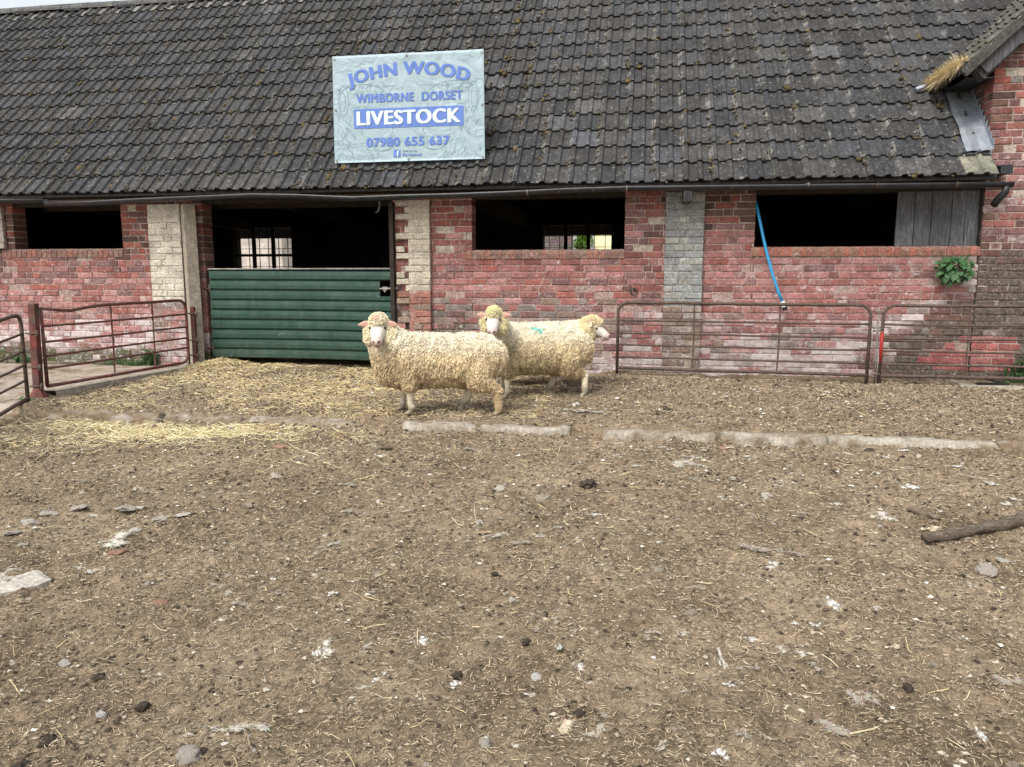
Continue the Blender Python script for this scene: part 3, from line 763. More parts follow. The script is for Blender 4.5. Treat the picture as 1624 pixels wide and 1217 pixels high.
# lead flashing: valley sheet, stepped upstand, folded tongue
mb = MB(); V = []; F = []
for k in range(13):
    s = .33+k*.093; xl = 3.165-.0*k; xr = 3.40
    for xx, o_ in ((xl-.006*math.sin(k*1.1), .048), (xl+.05, .058), (3.30, .052), (xr, .07)):
        p = RO+RS*s+RN*(o_+(.005 if k in (4, 8) else 0)); V.append((xx, p.y, p.z))
for k in range(12):
    for q in range(3): a = k*4+q; F.append((a, a+1, a+5, a+4))
mb.add(V, F)
for k in range(12):
    s = .33+k*.093; p = RO+RS*s+RN*.07; q = RO+RS*(s+.096)+RN*.07; h = .11
    mb.add([(3.403, p.y, p.z-.01), (3.403, q.y, q.z-.01), (3.403, q.y, q.z+.035), (3.403, p.y, p.z+h), (3.399, p.y, p.z-.01), (3.399, q.y, q.z-.01), (3.399, q.y, q.z+.035), (3.399, p.y, p.z+h)],
           [(0,1,2,3), (7,6,5,4), (2,6,7,3), (3,7,4,0)])
p = RO+RS*.33+RN*.06; mb.box(3.36, 3.45, -.022, -.012, p.z-.03, p.z+.13, jit=.003)
a, b_ = onroof(1452, 143, .05), onroof(1497, 135, .05)
mb.tube([a, a.lerp(b_, .5)+Vector((0,-.01,.015)), b_, b_+Vector((.03,-.02,.06)), b_+Vector((.04,-.02,.12))], .045, 6, rs=[.03, .045, .045, .04, .03])
o = place(mb.build('lead_flashing', M['lead'], rb)); md = o.modifiers.new('s', 'SOLIDIFY'); md.thickness = .003

# ------------------------------------------------------------------ banner on the roof
SY = -.15; sg = empty('banner_sign', onwall(650, 256, SY)); tag(sg, 'pale blue livestock banner with blue lettering standing on the tiled roof', 'banner'); bpy.context.view_layer.update()
c00, c10, c11, c01 = [onwall(x, y, SY) for x, y in ((531, 259), (769, 252), (767, 78), (527, 90))]
def sgn(u, v, off=0.):
    p = c00.lerp(c10, u).lerp(c01.lerp(c11, u), v)
    w_ = .005*math.sin(u*5+1)*math.sin(v*3.1)+.006*math.exp(-((u-.5)/.12)**2)*(v**3)*math.cos((u-.5)*26)
    return p+Vector((0, -w_-off, 0))
SW, SH = (c10-c00).length, (c01-c00).length
nu, nv = 60, 40; V = [tuple(sgn(i_/nu, j/nv)) for j in range(nv+1) for i_ in range(nu+1)]
V += [tuple(Vector(v)+Vector((0, .004, 0))) for v in V]; k = (nu+1)*(nv+1)
F = [(j*(nu+1)+i_, j*(nu+1)+i_+1, (j+1)*(nu+1)+i_+1, (j+1)*(nu+1)+i_) for j in range(nv) for i_ in range(nu)]
F += [tuple(k+a for a in reversed(f)) for f in F]
for i_ in range(nu): F += [(i_, i_+1, i_+1+k, i_+k), (nv*(nu+1)+i_, nv*(nu+1)+i_+1, nv*(nu+1)+i_+1+k, nv*(nu+1)+i_+k)]
for j in range(nv): F += [(j*(nu+1), (j+1)*(nu+1), (j+1)*(nu+1)+k, j*(nu+1)+k), (j*(nu+1)+nu, (j+1)*(nu+1)+nu, (j+1)*(nu+1)+nu+k, j*(nu+1)+nu+k)]
canvas = place(link('canvas', npmesh('canvas', np.array(V), F, smooth=True), M['cloth'], sg))
def text_mesh(txt, bold, space=1.0):
    cu = bpy.data.curves.new('t', 'FONT'); cu.body = txt; cu.size = 1; cu.offset = bold; cu.space_character = space; cu.resolution_u = 5
    o = bpy.data.objects.new('t', cu); COL.objects.link(o); bpy.context.view_layer.update()
    me = bpy.data.meshes.new_from_object(o.evaluated_get(bpy.context.evaluated_depsgraph_get())); bpy.data.objects.remove(o)
    return me
def lettering(txt, cx, cyy, width, height, mat, off=.004, arc=0, bold=.035, name='lettering', space=1.10, shear=0):
    m0 = text_mesh(txt, 0, space); c0 = np.array([v.co[:] for v in m0.vertices]); f0 = [tuple(p.vertices) for p in m0.polygons]; nn0 = len(c0)
    me = bpy.data.meshes.new('lettering'); k_ = bold*.95
    co = np.vstack([c0+np.array((dx, dy, 0)) for dx, dy in ((-k_, -k_*.3), (-k_*.5, k_*.3), (0, -k_*.3), (k_*.5, k_*.3), (k_, 0))])
    me.from_pydata(co.tolist(), [], [tuple(i_+nn0*q for i_ in f) for q in range(5) for f in f0]); me.update()
    mn, mx = co.min(0), co.max(0); x = (co[:,0]-(mn[0]+mx[0])/2)/(mx[0]-mn[0]); y = (co[:,1]-mn[1])/(mx[1]-mn[1])
    out = []
    for vi, (a, b_) in enumerate(zip(x, y)):
        if arc:
            th = a*arc; R_ = width/arc; r_ = R_+(b_-.5)*height
            px, py = math.sin(th)*r_, math.cos(th)*r_-R_
        else: px, py = a*width, (b_-.5)*height
        out.append(tuple(sgn(cx+px/SW, cyy+py/SH, off+.0006*(vi//nn0))))
    for v, p in zip(me.vertices, out): v.co = p
    me.materials.clear()
    return place(link(name, me, mat, sg))
lettering('JOHN WOOD', .505, .845, .82*SW, .155*SH, M['ink_blue'], arc=.62, bold=.06)
lettering('WIMBORNE  DORSET', .510, .598, .705*SW, .082*SH, M['ink_blue'], bold=.055)
mb = MB(); nn = 24
V = [tuple(sgn(.140+.725*i_/nn, v, .004)) for v in (.318, .50) for i_ in range(nn+1)]
mb.add(V, [(i_, i_+1, nn+2+i_, nn+1+i_) for i_ in range(nn)]); place(mb.build('lettering_panel', M['ink_blue'], sg))
lettering('LIVESTOCK', .502, .412, .69*SW, .135*SH, M['ink_white'], off=.0075, bold=.06)
lettering('07980 655 637', .497, .185, .555*SW, .085*SH, M['ink_blue'], bold=.055)
mb = MB(); q = [(.402, .040), (.448, .040), (.448, .108), (.402, .108)]
mb.add([sgn(a, b_, .004) for a, b_ in q], [(0,1,2,3)]); place(mb.build('logo_panel', M['ink_blue'], sg))
lettering('f', .431, .072, .020*SW, .056*SH, M['ink_white'], off=.0075, bold=.05, name='logo')
lettering('Find us on', .508, .098, .09*SW, .022*SH, M['ink_grey'], bold=.01)
lettering('Facebook', .528, .060, .13*SW, .032*SH, M['ink_blue'], bold=.01)
# faint line drawing of two sheep heads
mb = MB(); rs_ = random.Random(4)
def stroke(pts, wd=.0045):
    P_ = [sgn(max(.015, min(.985, a)), max(.015, min(.985, b_)), .0022) for a, b_ in pts]
    V = []; 
    for i_, p in enumerate(P_):
        t = (P_[min(i_+1, len(P_)-1)]-P_[max(i_-1, 0)]).normalized(); nrm = Vector((-t.z, 0, t.x))*wd*.5
        V += [p-nrm, p+nrm]
    mb.add(V, [(2*i_, 2*i_+1, 2*i_+3, 2*i_+2) for i_ in range(len(P_)-1)])
for sx in (-1, 1):
    def q(a, b_): return (.5+sx*a, b_)
    def arc_(cx, cyy, rx, ry, a0, a1, n=14): return [q(cx+rx*math.cos(t), cyy+ry*math.sin(t)) for t in np.linspace(a0, a1, n)]
    stroke(arc_(.30, .60, .17, .13, .3, 2.7)); stroke(arc_(.43, .58, .035, .14, 0, 6.3)); stroke(arc_(.435, .57, .02, .09, 0, 6.3))
    stroke([q(.16, .70), q(.09, .71), q(.12, .64), q(.17, .62)]); stroke(arc_(.35, .50, .03, .02, 0, 6.3))
    stroke([q(.14, .62), q(.13, .5), q(.11, .38), q(.10, .28), q(.13, .2), q(.12, .12), q(.19, .1)])
    stroke(arc_(.17, .16, .07, .06, 2.6, 6.0)); stroke(arc_(.14, .25, .05, .03, 3, 6))
    for _ in range(95):
        a, b_ = rs_.uniform(.20, .48), rs_.uniform(.04, .52)
        if a < .30 and b_ > .25: continue
        L = rs_.uniform(.03, .07); cu = rs_.uniform(-.02, .02)
        stroke([q(a, b_), q(a+cu-.01, b_-L*.5), q(a-.012+cu*.3, b_-L)], .003)
    for _ in range(40):
        a, b_ = rs_.uniform(.16, .46), rs_.uniform(.64, .73); stroke(arc_(a, b_, .012, .014, rs_.uniform(0, 3), rs_.uniform(3.5, 6), 6), .003)
place(mb.build('sheep_drawing', M['ink_grey'], sg))
for a, b_ in ((.015, .975), (.5, .98), (.985, .975), (.015, .5), (.985, .5), (.015, .02), (.5, .02), (.985, .02)):
    mb = MB(); p = sgn(a, b_, .003); mb.tube([p, p+Vector((0, -.006, 0))], .012, 10); place(mb.build('eyelet', M['galv'], sg))
for u in (.12, .88):      # struts that hold the banner off the tiles
    mb = MB(); p = sgn(u, .93)+Vector((0, .02, 0)); lo = sgn(u, .02)+Vector((0, .02, 0))
    mb.tube([lo, p], .018, 4); y_ = (p.z-RO.z)/math.tan(RA)+RO.y; mb.tube([p+Vector((0,0,-.05)), Vector((p.x, y_, p.z-.05))], .018, 4)
    place(mb.build('strut', M['dark_wood'], sg))

# ------------------------------------------------------------------ green sheeted gate in the doorway
gg = empty('gate', (-4.0, .0, gz(-4, 0))); tag(gg, 'closed dark green ribbed sheet gate across the barn doorway', 'gate'); bpy.context.view_layer.update()
gx0, gx1, gz0_, gz1_ = -5.19, -2.885, .135, 1.215; YG = -.02
def rib_profile():
    out = []; n = 9; h = (gz1_-gz0_)/n
    for k in range(n):
        z = gz0_+k*h
        out += [(z, .034), (z+.008, .034), (z+.010, .0), (z+h*.45, -.003), (z+h-.022, .0), (z+h-.006, .032)]
    out.append((gz1_, .02)); return out
def sheet(a, b_, zlo=-9, zhi=9):
    pr = [(z, d) for z, d in rib_profile() if zlo <= z <= zhi]; n = max(2, int((b_-a)/.06)); V = []
    for i_ in range(n+1):
        x = a+(b_-a)*i_/n
        for z, d in pr:
            t = (x-gx0)/(gx1-gx0); zz = z+.012*math.sin(t*3)*(1-(z-gz0_)) - .012*t
            V.append((x, YG+d+.006*float(vnoise([[x, z]], 2.2, 4)[0])+.004*float(vnoise([[x, z]], 6, 5)[0]), zz))
    m_ = len(pr); mb.add(V, [(i_*m_+j, (i_+1)*m_+j, (i_+1)*m_+j+1, i_*m_+j+1) for i_ in range(n) for j in range(m_-1)])
mb = MB(); sheet(gx0, -3.02); sheet(-3.018, gx1, -9, .935); sheet(-3.018, gx1, 1.09, 9)
o = place(mb.build('sheet_panel', M['green'], gg)); md = o.modifiers.new('s', 'SOLIDIFY'); md.thickness = .004; md.offset = 1
mb = MB()
mb.tube([(gx0-.005, YG+.05, .12), (gx0-.005, YG+.05, 1.21)], .02, 6); mb.tube([(gx1+.012, YG+.05, .10), (gx1+.012, YG+.05, 1.2)], .018, 6)
for z in (.16, .66, 1.185): mb.tube([(gx0, YG+.055, z), (gx1, YG+.055, z)], .018, 6)
place(mb.build('frame', M['steel_rust'], gg, True))
mb = MB(); mb.box(gx0-.005, gx1+.003, YG-.012, YG+.03, gz1_-.004, gz1_+.012, jit=.002); tag(place(mb.build('top_rail', M['galv'], gg)), 'pale worn top edge')
mb = MB(); mb.tube([(-3.02, YG-.005, .985), (-2.80, YG-.005, .99)], .011, 7); mb.tube([(-2.95, YG-.005, .99), (-2.95, YG-.03, .945)], .008, 6); mb.box(-2.985, -2.93, YG-.01, YG+.04, .965, 1.01)
place(mb.build('latch', M['galv'], gg))
for z in (.98, .25): mb = MB(); mb.tube([(gx0-.085, YG+.02, z), (gx0+.02, YG+.02, z)], .012, 6); mb.tube([(gx0-.01, YG+.02, z-.05), (gx0-.01, YG+.02, z+.05)], .018, 6); place(mb.build('hinge', M['steel_rust'], gg, True))

# ------------------------------------------------------------------ hurdles (six-rail tubular sheep gates)
def hurdle(name, label, A, B, h, rails, mat, corners=(1, 1), braces=(.33, .7), feet=(1, 1), sag=0, group='tubular steel sheep hurdles round the yard', red=None, zb=.08):
    A = Vector(A); B = Vector(B); L = (B-A).length; D = (B-A)/L; t = empty(name, A.lerp(B, .5)); tag(t, label, 'hurdle', group)
    bpy.context.view_layer.update()
    Z3 = Vector((0,0,1))
    def P(u, z): return A+D*u+Z3*z
    def top(u): return h - sag*math.exp(-((u-L*.16)/(L*.12))**2)
    r = .017; R = .11
    path = []
    path.append(P(0, -.02 if feet[0] else zb))
    if corners[0]:
        for q in np.linspace(0, PI/2, 6): path.append(P(R-R*math.cos(q), h-R+R*math.sin(q)))
    else: path.append(P(0, h))
    for q in np.linspace(.1, .9, 12): path.append(P(L*q, top(L*q)+random.uniform(-.003, .003)))
    if corners[1]:
        for q in np.linspace(PI/2, 0, 6): path.append(P(L-R+R*math.cos(q), h-R+R*math.sin(q)))
    else: path.append(P(L, h))
    if corners[1] == 2:
        for q in np.linspace(0, -PI/2, 6): path.append(P(L-R+R*math.cos(q), zb+R+R*math.sin(q)))
        path.append(P(0, zb))
    else: path.append(P(L, -.02 if feet[1] else zb))
    mb = MB(); mb.tube(path, r, 8); place(mb.build('frame', mat, t, True))
    if corners[1] != 2:
        mb = MB(); mb.tube([P(L*q, zb+random.uniform(-.003, .003)) for q in np.linspace(0, 1, 8)], r*1.05, 8); place(mb.build('bottom_rail', mat, t, True))
    for z in rails:
        mb = MB(); mb.tube([P(.01+(L-.02)*q, z+random.uniform(-.003, .003)) for q in np.linspace(0, 1, 8)], .0115, 7); place(mb.build('rail', mat, t, True))
    for q in braces:
        mb = MB(); mb.tube([P(L*q, zb+.02), P(L*q+.008, h*.5), P(L*q+.004, top(L*q)-.012)], .0095, 5); place(mb.build('brace', mat, t))
    if red:
        mb = MB(); mb.tube([P(0+.0, .22), P(0, .40), P(0, .54)], r*1.05, 8); place(mb.build('painted_band', M['red_paint'], t, True))
    return t
def wp(x, y, Y): p = onwall(x, y, Y); return (p.x, Y, gz(p.x, Y))
ra = [.20, .335, .465, .605]
hurdle('hurdle', 'brown rusty hurdle hung in front of the grey pier, right of the sheep', wp(979, 560, -.16), wp(1377, 560, -.30), .80, ra, M['steel_rust'], braces=(.315, .655))
hurdle('hurdle', 'brown rusty hurdle with bright red paint on its upright, under the nettles', wp(1397, 560, -.30), wp(1760, 560, -.34), .80, ra, M['steel_rust'], braces=(.385, .8), red=True)
# chain and pin tying the two
t = empty('chain', wp(1387, 600, -.30)); tag(t, 'thin chain and pins tying the two brown hurdles together', 'chain'); bpy.context.view_layer.update()
mb = MB(); c = Vector(wp(1387, 600, -.30))
mb.tube([c+Vector((0,0,-.01)), c+Vector((.003,0,.3)), c+Vector((-.004,0,.62)), c+Vector((0,0,.79))], .007, 6); mb.tube([c+Vector((.022,.0,-.01)), c+Vector((.024,0,.3))], .006, 6)
place(mb.build('pin', M['galv'], t, True))
for z in (.10, .54, .57, .74):
    mb = MB(); mb.tube([c+Vector((math.cos(a)*.045, math.sin(a)*.026, z+.008*math.sin(a*2))) for a in np.linspace(0, 2*PI, 13)], .006, 5); place(mb.build('link', M['galv'], t, True))
p0 = Vector((-5.66, -2.30, gz(-5.66, -2.3))); p1_ = Vector((-5.31, -.16, .02))
A = Vector((-5.575, -2.26, 0)); A.z = gz(A.x, A.y)+.05; B_ = Vector((-5.345, -.30, .05))
hurdle('hurdle', 'red and rusty hurdle with a dipped top rail, between the two red posts', A, B_, .80, [.23, .35, .48, .63], M['steel_red'], corners=(0, 2), braces=(.42, .72), feet=(0, 0), sag=.035, zb=.06)
A2 = Vector((-5.535, -2.55, 0)); A2.z = gz(A2.x, A2.y)+.01; B2 = Vector((-4.66, -4.63, gz(-4.66, -4.63)))
hurdle('hurdle', 'dark rusty hurdle cut by the left edge of the photo', A2, B2, .80, [.20, .335, .465, .62], M['steel_rust'], corners=(1, 1), braces=(.45, .8), feet=(1, 1), zb=.03)
def gatepost(label, x, y, h, w_, mat, lean=0):
    t = empty('gate_post', (x, y, gz(x, y))); tag(t, label, 'post', 'red steel posts holding the left hurdles'); bpy.context.view_layer.update(); z = gz(x, y)
    mb = MB(); mb.box(-w_, w_, -w_*.8, w_*.8, -.05, h, M=Matrix.Translation((x, y, z)) @ Matrix.Rotation(lean, 4, 'Y'))
    place(mb.build('shaft', mat, t, bevel=.004))
    if w_ > .03:
        mb = MB(); V = []; 
        for zz, rr2 in ((-.02, .11), (.015, .085), (.10, .038)):
            for q in range(8): a = q*PI/4+.3; V.append((x+math.cos(a)*rr2, y+math.sin(a)*rr2, z+zz))
        mb.add(V, [(k*8+q, k*8+(q+1) % 8, (k+1)*8+(q+1) % 8, (k+1)*8+q) for k in range(2) for q in range(8)]); place(mb.build('base', mat, t))
    for zz in (.62, .30, .12):
        mb = MB(); mb.tube([Vector((x-w_-.02, y-.03, z+zz)), Vector((x+w_+.045, y-.03, z+zz))], .010, 6); mb.tube([Vector((x+w_+.03, y-.03, z+zz-.04)), Vector((x+w_+.03, y-.03, z+zz+.03))], .012, 6)
        place(mb.build('hinge_pin', M['steel_rust'], t, True))
    return t
gatepost('stout red steel post with a splayed foot between the two left hurdles', -5.625, -2.32, .90, .036, M['post_red'], .03)
gatepost('slim red steel post against the concrete door post', -5.305, -.22, .70, .026, M['post_red'])

# ------------------------------------------------------------------ blue hose
hz = [onwall(x, y, Y) for x, y, Y in ((1199, 322, .05), (1204, 345, .0), (1210, 375, -.06), (1217, 405, -.10), (1225, 435, -.13), (1234, 462, -.15), (1241, 480, -.16))]
hose = empty('hose', hz[0]); tag(hose, 'bright blue plastic pipe hanging out of the right window opening', 'hose'); bpy.context.view_layer.update()
mb = MB(); mb.tube([Vector((1.16, .3, 2.0))]+hz, .016, 10); place(mb.build('pipe', M['blue_pipe'], hose, True))
e = hz[-1]; d = (hz[-1]-hz[-2]).normalized(); mb = MB(); mb.tube([e-d*.01, e+d*.05], .026, 12); place(mb.build('white_collar', M['white_plastic'], hose))
mb = MB(); mb.tube([e+d*.05, e+d*.09], .026, 12); place(mb.build('black_nut', M['plastic_black'], hose))

# ------------------------------------------------------------------ plants
def leaf_cloud(name, mat, parent, centre, rad, n, size, seed=1, droop=.5, blade=False, col=None, fwd=-1):
    rr = random.Random(seed); mb = MB()
    for k in range(n):
        if blade:
            a = rr.uniform(0, 2*PI); p = Vector((centre[0]+rr.gauss(0, rad[0]*.5), centre[1]+rr.gauss(0, rad[1]*.5), centre[2]))
            if name == 'grass_blades' or True: p.z = centre[2] if parent is None or True else 0
            L = size*rr.uniform(.5, 1.2); dx, dy = math.cos(a)*rr.uniform(.1, .7), math.sin(a)*rr.uniform(.1, .7); wd = L*.05+.0015
            t = Vector((-math.sin(a), math.cos(a), 0))*wd
            q1 = p+Vector((dx*.3, dy*.3, .6))*L; q2 = p+Vector((dx, dy, .85))*L
            c = tuple(v*rr.uniform(.7, 1.2) for v in (col or (1,1,1)))
            mb.add([p-t, p+t, q1-t*.8, q1+t*.8, q2], [(0,1,3,2), (2,3,4)], c)
        else:
            while True:
                v = Vector((rr.uniform(-1, 1), rr.uniform(-1, 1), rr.uniform(-1, 1)))
                if v.length < 1: break
            p = Vector((centre[0]+v.x*rad[0], centre[1]+v.y*rad[1], centre[2]+v.z*rad[2])); L = size*rr.uniform(.6, 1.15)
            out = Vector((v.x*.8+rr.uniform(-.3, .3), fwd*rr.uniform(.3, .9), -droop*rr.uniform(.3, 1.2)+v.z*.3)).normalized()
            side = out.cross(Vector((0, -.6, .8))).normalized(); up = side.cross(out).normalized()
            rows = [(0, .02, 0), (.12, .30, .03), (.35, .40, .05), (.6, .30, .04), (.85, .12, -.01), (1, 0, -.06)]
            V = []
            for (s, wd, hh) in rows:
                ctr = p+out*(s*L)+up*(hh*L-s*s*L*.25*droop); V += [ctr-side*(wd*L)+up*(.06*L*(wd > .1)), ctr-up*.0, ctr+side*(wd*L)+up*(.06*L*(wd > .1))]
            F = []
            for r_ in range(5): F += [(r_*3, r_*3+1, r_*3+4, r_*3+3), (r_*3+1, r_*3+2, r_*3+5, r_*3+4)]
            mb.add(V, F)
    o = mb.build(name, mat, parent)
    return o
c = onwall(1512, 425, -.10); nett = empty('nettle_plant', (c.x, -.02, c.z)); tag(nett, 'leafy green nettle growing out of the brick wall under the boards', 'plant'); bpy.context.view_layer.update()
place(leaf_cloud('leaves', M['leaf'], nett, (c.x, -.11, c.z-.005), (.165, .085, .135), 190, .066, 3, .75))
mb = MB(); rr = random.Random(2)
for k in range(9):
    q = Vector((c.x+rr.uniform(-.15, .15), -.13, c.z+rr.uniform(-.1, .15))); mb.tube([Vector((c.x+rr.uniform(-.02, .02), .02, c.z-.03)), Vector((c.x, -.05, c.z-.04)).lerp(q, .5), q], .004, 5)
place(mb.build('stems', M['leaf'], nett))
def weed(label, x, y, rad, hgt, n, size, seed, fwd=-1):
    z = gz(x, y); t = empty('weed', (x, y, z)); tag(t, label, 'plant', 'weeds along the foot of the barn wall'); bpy.context.view_layer.update()
    place(leaf_cloud('leaves', M['weed'], t, (x, y, z+hgt*.5), (rad, .06, hgt*.5), n, size, seed, .3))
    place(leaf_cloud('blades', M['weed'], t, (x, y, z-.01), (rad*1.2, .08, 0), n*2, hgt*.8, seed+50, blade=True))
weed('leafy green weed at the wall foot, cut by the right edge', 3.93, -.14, .14, .30, 60, .06, 3)
weed('low grass clump at the wall foot behind the dipped red hurdle', -6.35, -.14, .30, .09, 60, .04, 4)
weed('upright green weed against the wall near the white pier', -5.98, -.12, .07, .24, 40, .05, 5)
weed('small grassy weed between the clump and the white pier', -6.12, -.18, .10, .08, 24, .04, 6)
weed('broad leaved weed at the wall foot near the left edge', -7.75, -.12, .16, .14, 46, .055, 7)
weed('thin grass at the foot of the stout red post', -5.60, -2.48, .07, .05, 22, .03, 8)
# dry grass on the gable eave
gt = empty('roof_grass', (3.2, -.05, 3.2)); tag(gt, 'pale dry grass tuft growing along the lower edge of the gable roof', 'grass'); bpy.context.view_layer.update()
mb = MB(); rr = random.Random(8)
for k in range(5200):
    s = rr.random()**.85; yb = .82-1.0*s; up = rr.uniform(-.02, .16)*(1-.3*s); 
    if rr.random() < .25: up = rr.uniform(0, .5)*(1-s)*1.0
    p = Vector((EV.x, yb, EV.z))+UP*up+NU*.07
    if s > .9 and rr.random() < .5: continue
    L = rr.uniform(.06, .18)*(1.1-.45*s); a = rr.uniform(0, 6.28)
    d = Vector((-.55+.5*math.cos(a), -.3+.5*math.sin(a), rr.uniform(-.2, .6))).normalized()
    t = Vector((-math.sin(a), math.cos(a), .2))*.0026; q1 = p+d*L*.6+Vector((0,0,.008)); q2 = p+d*L+Vector((0, 0, -.02))
    cc = rr.choice([(.66,.54,.34), (.60,.47,.27), (.74,.64,.44), (.52,.38,.20), (.36,.34,.15)]); mb.add([p-t, p+t, q1-t, q1+t, q2], [(0,1,3,2), (2,3,4)], cc)
place(mb.build('dry_blades', M['straw_dry'], gt))
mb = MB()
for k in range(26):
    s = rr.random(); yb = .80-.9*s; p = Vector((EV.x, yb, EV.z))+UP*rr.uniform(0, .10)+NU*.05; r_ = rr.uniform(.02, .045)
    V = [p+Vector((math.cos(a)*r_, math.sin(a)*r_, z_)) for z_, rs2 in ((0, 1), (r_*.6, .8)) for a in np.linspace(0, 5.2, 6)]+[p+Vector((0,0,r_))]
    mb.add(V, [(i_, (i_+1) % 6, 6+(i_+1) % 6, 6+i_) for i_ in range(6)]+[(6+i_, 6+(i_+1) % 6, 12) for i_ in range(6)], (.13,.11,.04))
place(mb.build('moss_cushion', M['moss'], gt))

# ------------------------------------------------------------------ lumps: base shapes
def lump(name, seed, mat, flat=.6, rough=.25, col=(.5,.46,.4), sub=2, angular=False, freq=1.6):
    bm = bmesh.new(); bmesh.ops.create_icosphere(bm, subdivisions=sub, radius=1)
    co = np.array([v.co[:] for v in bm.verts]); d = 1+fbm(co+seed*7.3, freq, seed, 3)*rough
    co = co*d[:,None]
    if angular:
        r_ = random.Random(seed)
        for _ in range(7):
            nrm = np.array([r_.gauss(0,1) for _ in range(3)]); nrm /= np.linalg.norm(nrm); lim = r_.uniform(.5, .75)
            dd = co @ nrm; co -= np.outer(np.maximum(dd-lim, 0), nrm)
    co[:,2] *= flat
    for v, p in zip(bm.verts, co): v.co = p
    me = bpy.data.meshes.new(name); bm.to_mesh(me); bm.free()
    a = me.color_attributes.new('Col', 'FLOAT_COLOR', 'POINT'); a.data.foreach_set('color', np.tile(np.array([*col, 1], np.float32), len(co)))
    me.polygons.foreach_set('use_smooth', np.full(len(me.polygons), not angular)); me.materials.append(mat)
    return me

# ------------------------------------------------------------------ moss cushions on the tiles
rt = random.Random(77); V = []; F = []; Cc = []
bm = bmesh.new(); bmesh.ops.create_icosphere(bm, subdivisions=1, radius=1); IV = np.array([v.co[:] for v in bm.verts]); IF = np.array([[v.index for v in f.verts] for f in bm.faces]); bm.free()
for k in range(4200):
    left = rt.random() < .62
    x = rt.uniform(-11.5, -1.2) if left else rt.uniform(-4, 3.2)
    x = XR-TW*round((XR-x)/TW)+rt.gauss(0, .018)
    s = rt.betavariate(1.1, 1.5)*NROW*GAUGE
    if rt.random() < .35: s = round(s/GAUGE)*GAUGE+.02; x += rt.uniform(-.15, .15)
    big = rt.random() < .12
    r_ = rt.uniform(.005, .016)*((2.6 if rt.random() < .3 else 1.7) if big else 1)
    for q in range(rt.choice((1, 1, 2, 3)) if not big else 3):
        p = RO+RS*(s+rt.gauss(0, .03))+RN*.036; rr2 = r_*rt.uniform(.6, 1.1); xx = x+rt.gauss(0, .014)
        b0 = len(V)*12; co = IV*np.array([1, 1, .7])*(1+vnoise(IV+k, 1.3, k)[:,None]*.35)*rr2
        W_ = co[:, :1]*np.array([1, 0, 0])+co[:, 1:2]*np.array(RS)+co[:, 2:3]*np.array(RN)+np.array([xx, p.y, p.z])
        V.append(W_); F.append(IF+b0); cc = rt.choice([(.06,.048,.026), (.085,.066,.03), (.042,.035,.023), (.12,.085,.035), (.12,.11,.085), (.03,.027,.022)]); Cc.append(np.tile(cc, (12, 1)))
o = link('roof_moss', npmesh('roof_moss', np.vstack(V), np.vstack(F), {'Col': np.vstack(Cc)}, True), M['moss'])
tag(o, 'small cushions of brown green moss dotted over the barn tiles', 'moss', kind='stuff')

# ------------------------------------------------------------------ kerb stones across the yard
def kerbstone(label, xa, xb, ya, yb, cover, seed, hgt=.0):
    a, b_ = onground(xa, ya), onground(xb, yb); a.y = b_.y = 0; 
    rr = random.Random(seed); L = b_.x-a.x; n = max(4, int(L/.022)); V = []; Cc = []
    prof = [(-2.862, -.18), (-2.858, -.080), (-2.848, -.045), (-2.828, -.027), (-2.79, -.020), (-2.755, -.022), (-2.73, -.07)]
    for i_ in range(n+1):
        x = a.x+L*i_/n
        e = 0 if 0 < i_ < n else 1
        for j, (yy, zz) in enumerate(prof):
            nn_ = .024*float(fbm([[x, yy, zz]], 9, seed, 4, .65)[0]); y2 = yy+nn_+(.045*(yy < -2.8))*float(fbm([[x, 0]], 4, seed, 3)[0]); y2 += .012*e*(1 if yy < -2.78 else -1)
            V.append((x, y2, zz+hgt*.7-.014+.030*float(fbm([[x, yy]], 7, seed+3, 4, .65)[0])-.012*e)); k = cover+.22+.9*float(fbm([[x, yy*3]], 9, seed, 3)[0])
            Cc.append(tuple(np.array((.36,.325,.275))*(1-min(1, max(0, k)))+np.array((.17,.125,.08))*min(1, max(0, k))))
    m_ = len(prof); F = [(i_*m_+j, i_*m_+j+1, (i_+1)*m_+j+1, (i_+1)*m_+j) for i_ in range(n) for j in range(m_-1)]+[tuple(range(m_-1, -1, -1)), tuple(n*m_+j for j in range(m_))]
    o = link('kerb_stone', npmesh('kerb_stone', np.array(V), F, {'Col': np.array(Cc)}, True), M['kerbc']); tag(o, label, 'kerb', 'kerb stones across the yard'); return o
M['kerbc'] = coloured('kerb_concrete_worn', .95, 35, .45, .012, 55)
for args in [('muck covered kerb stone nearest the stout red post', 30, 235, 655, 660, .60, 1), ('muck covered kerb stone behind the bright straw patch', 238, 366, 661, 665, .50, 2),
             ('grey kerb stone right of the bright straw patch', 370, 540, 668, 675, .28, 3), ('short pale kerb stone under the front sheep', 628, 744, 679, 681, .12, 4),
             ('pale kerb stone below the gap between the two front sheep', 750, 900, 681, 684, .05, 5), ('half buried pale kerb stone right of the sheep', 955, 1138, 684, 687, .3, 6),
             ('proud pale kerb stone with a wool scrap at its left end', 1146, 1318, 688, 694, .22, 7, .012), ('long straight pale kerb stone near the right side', 1322, 1606, 695, 708, .12, 8, .0), ('dark kerb stone cut by the right edge', 1612, 1760, 710, 716, .7, 9)]:
    kerbstone(*args)
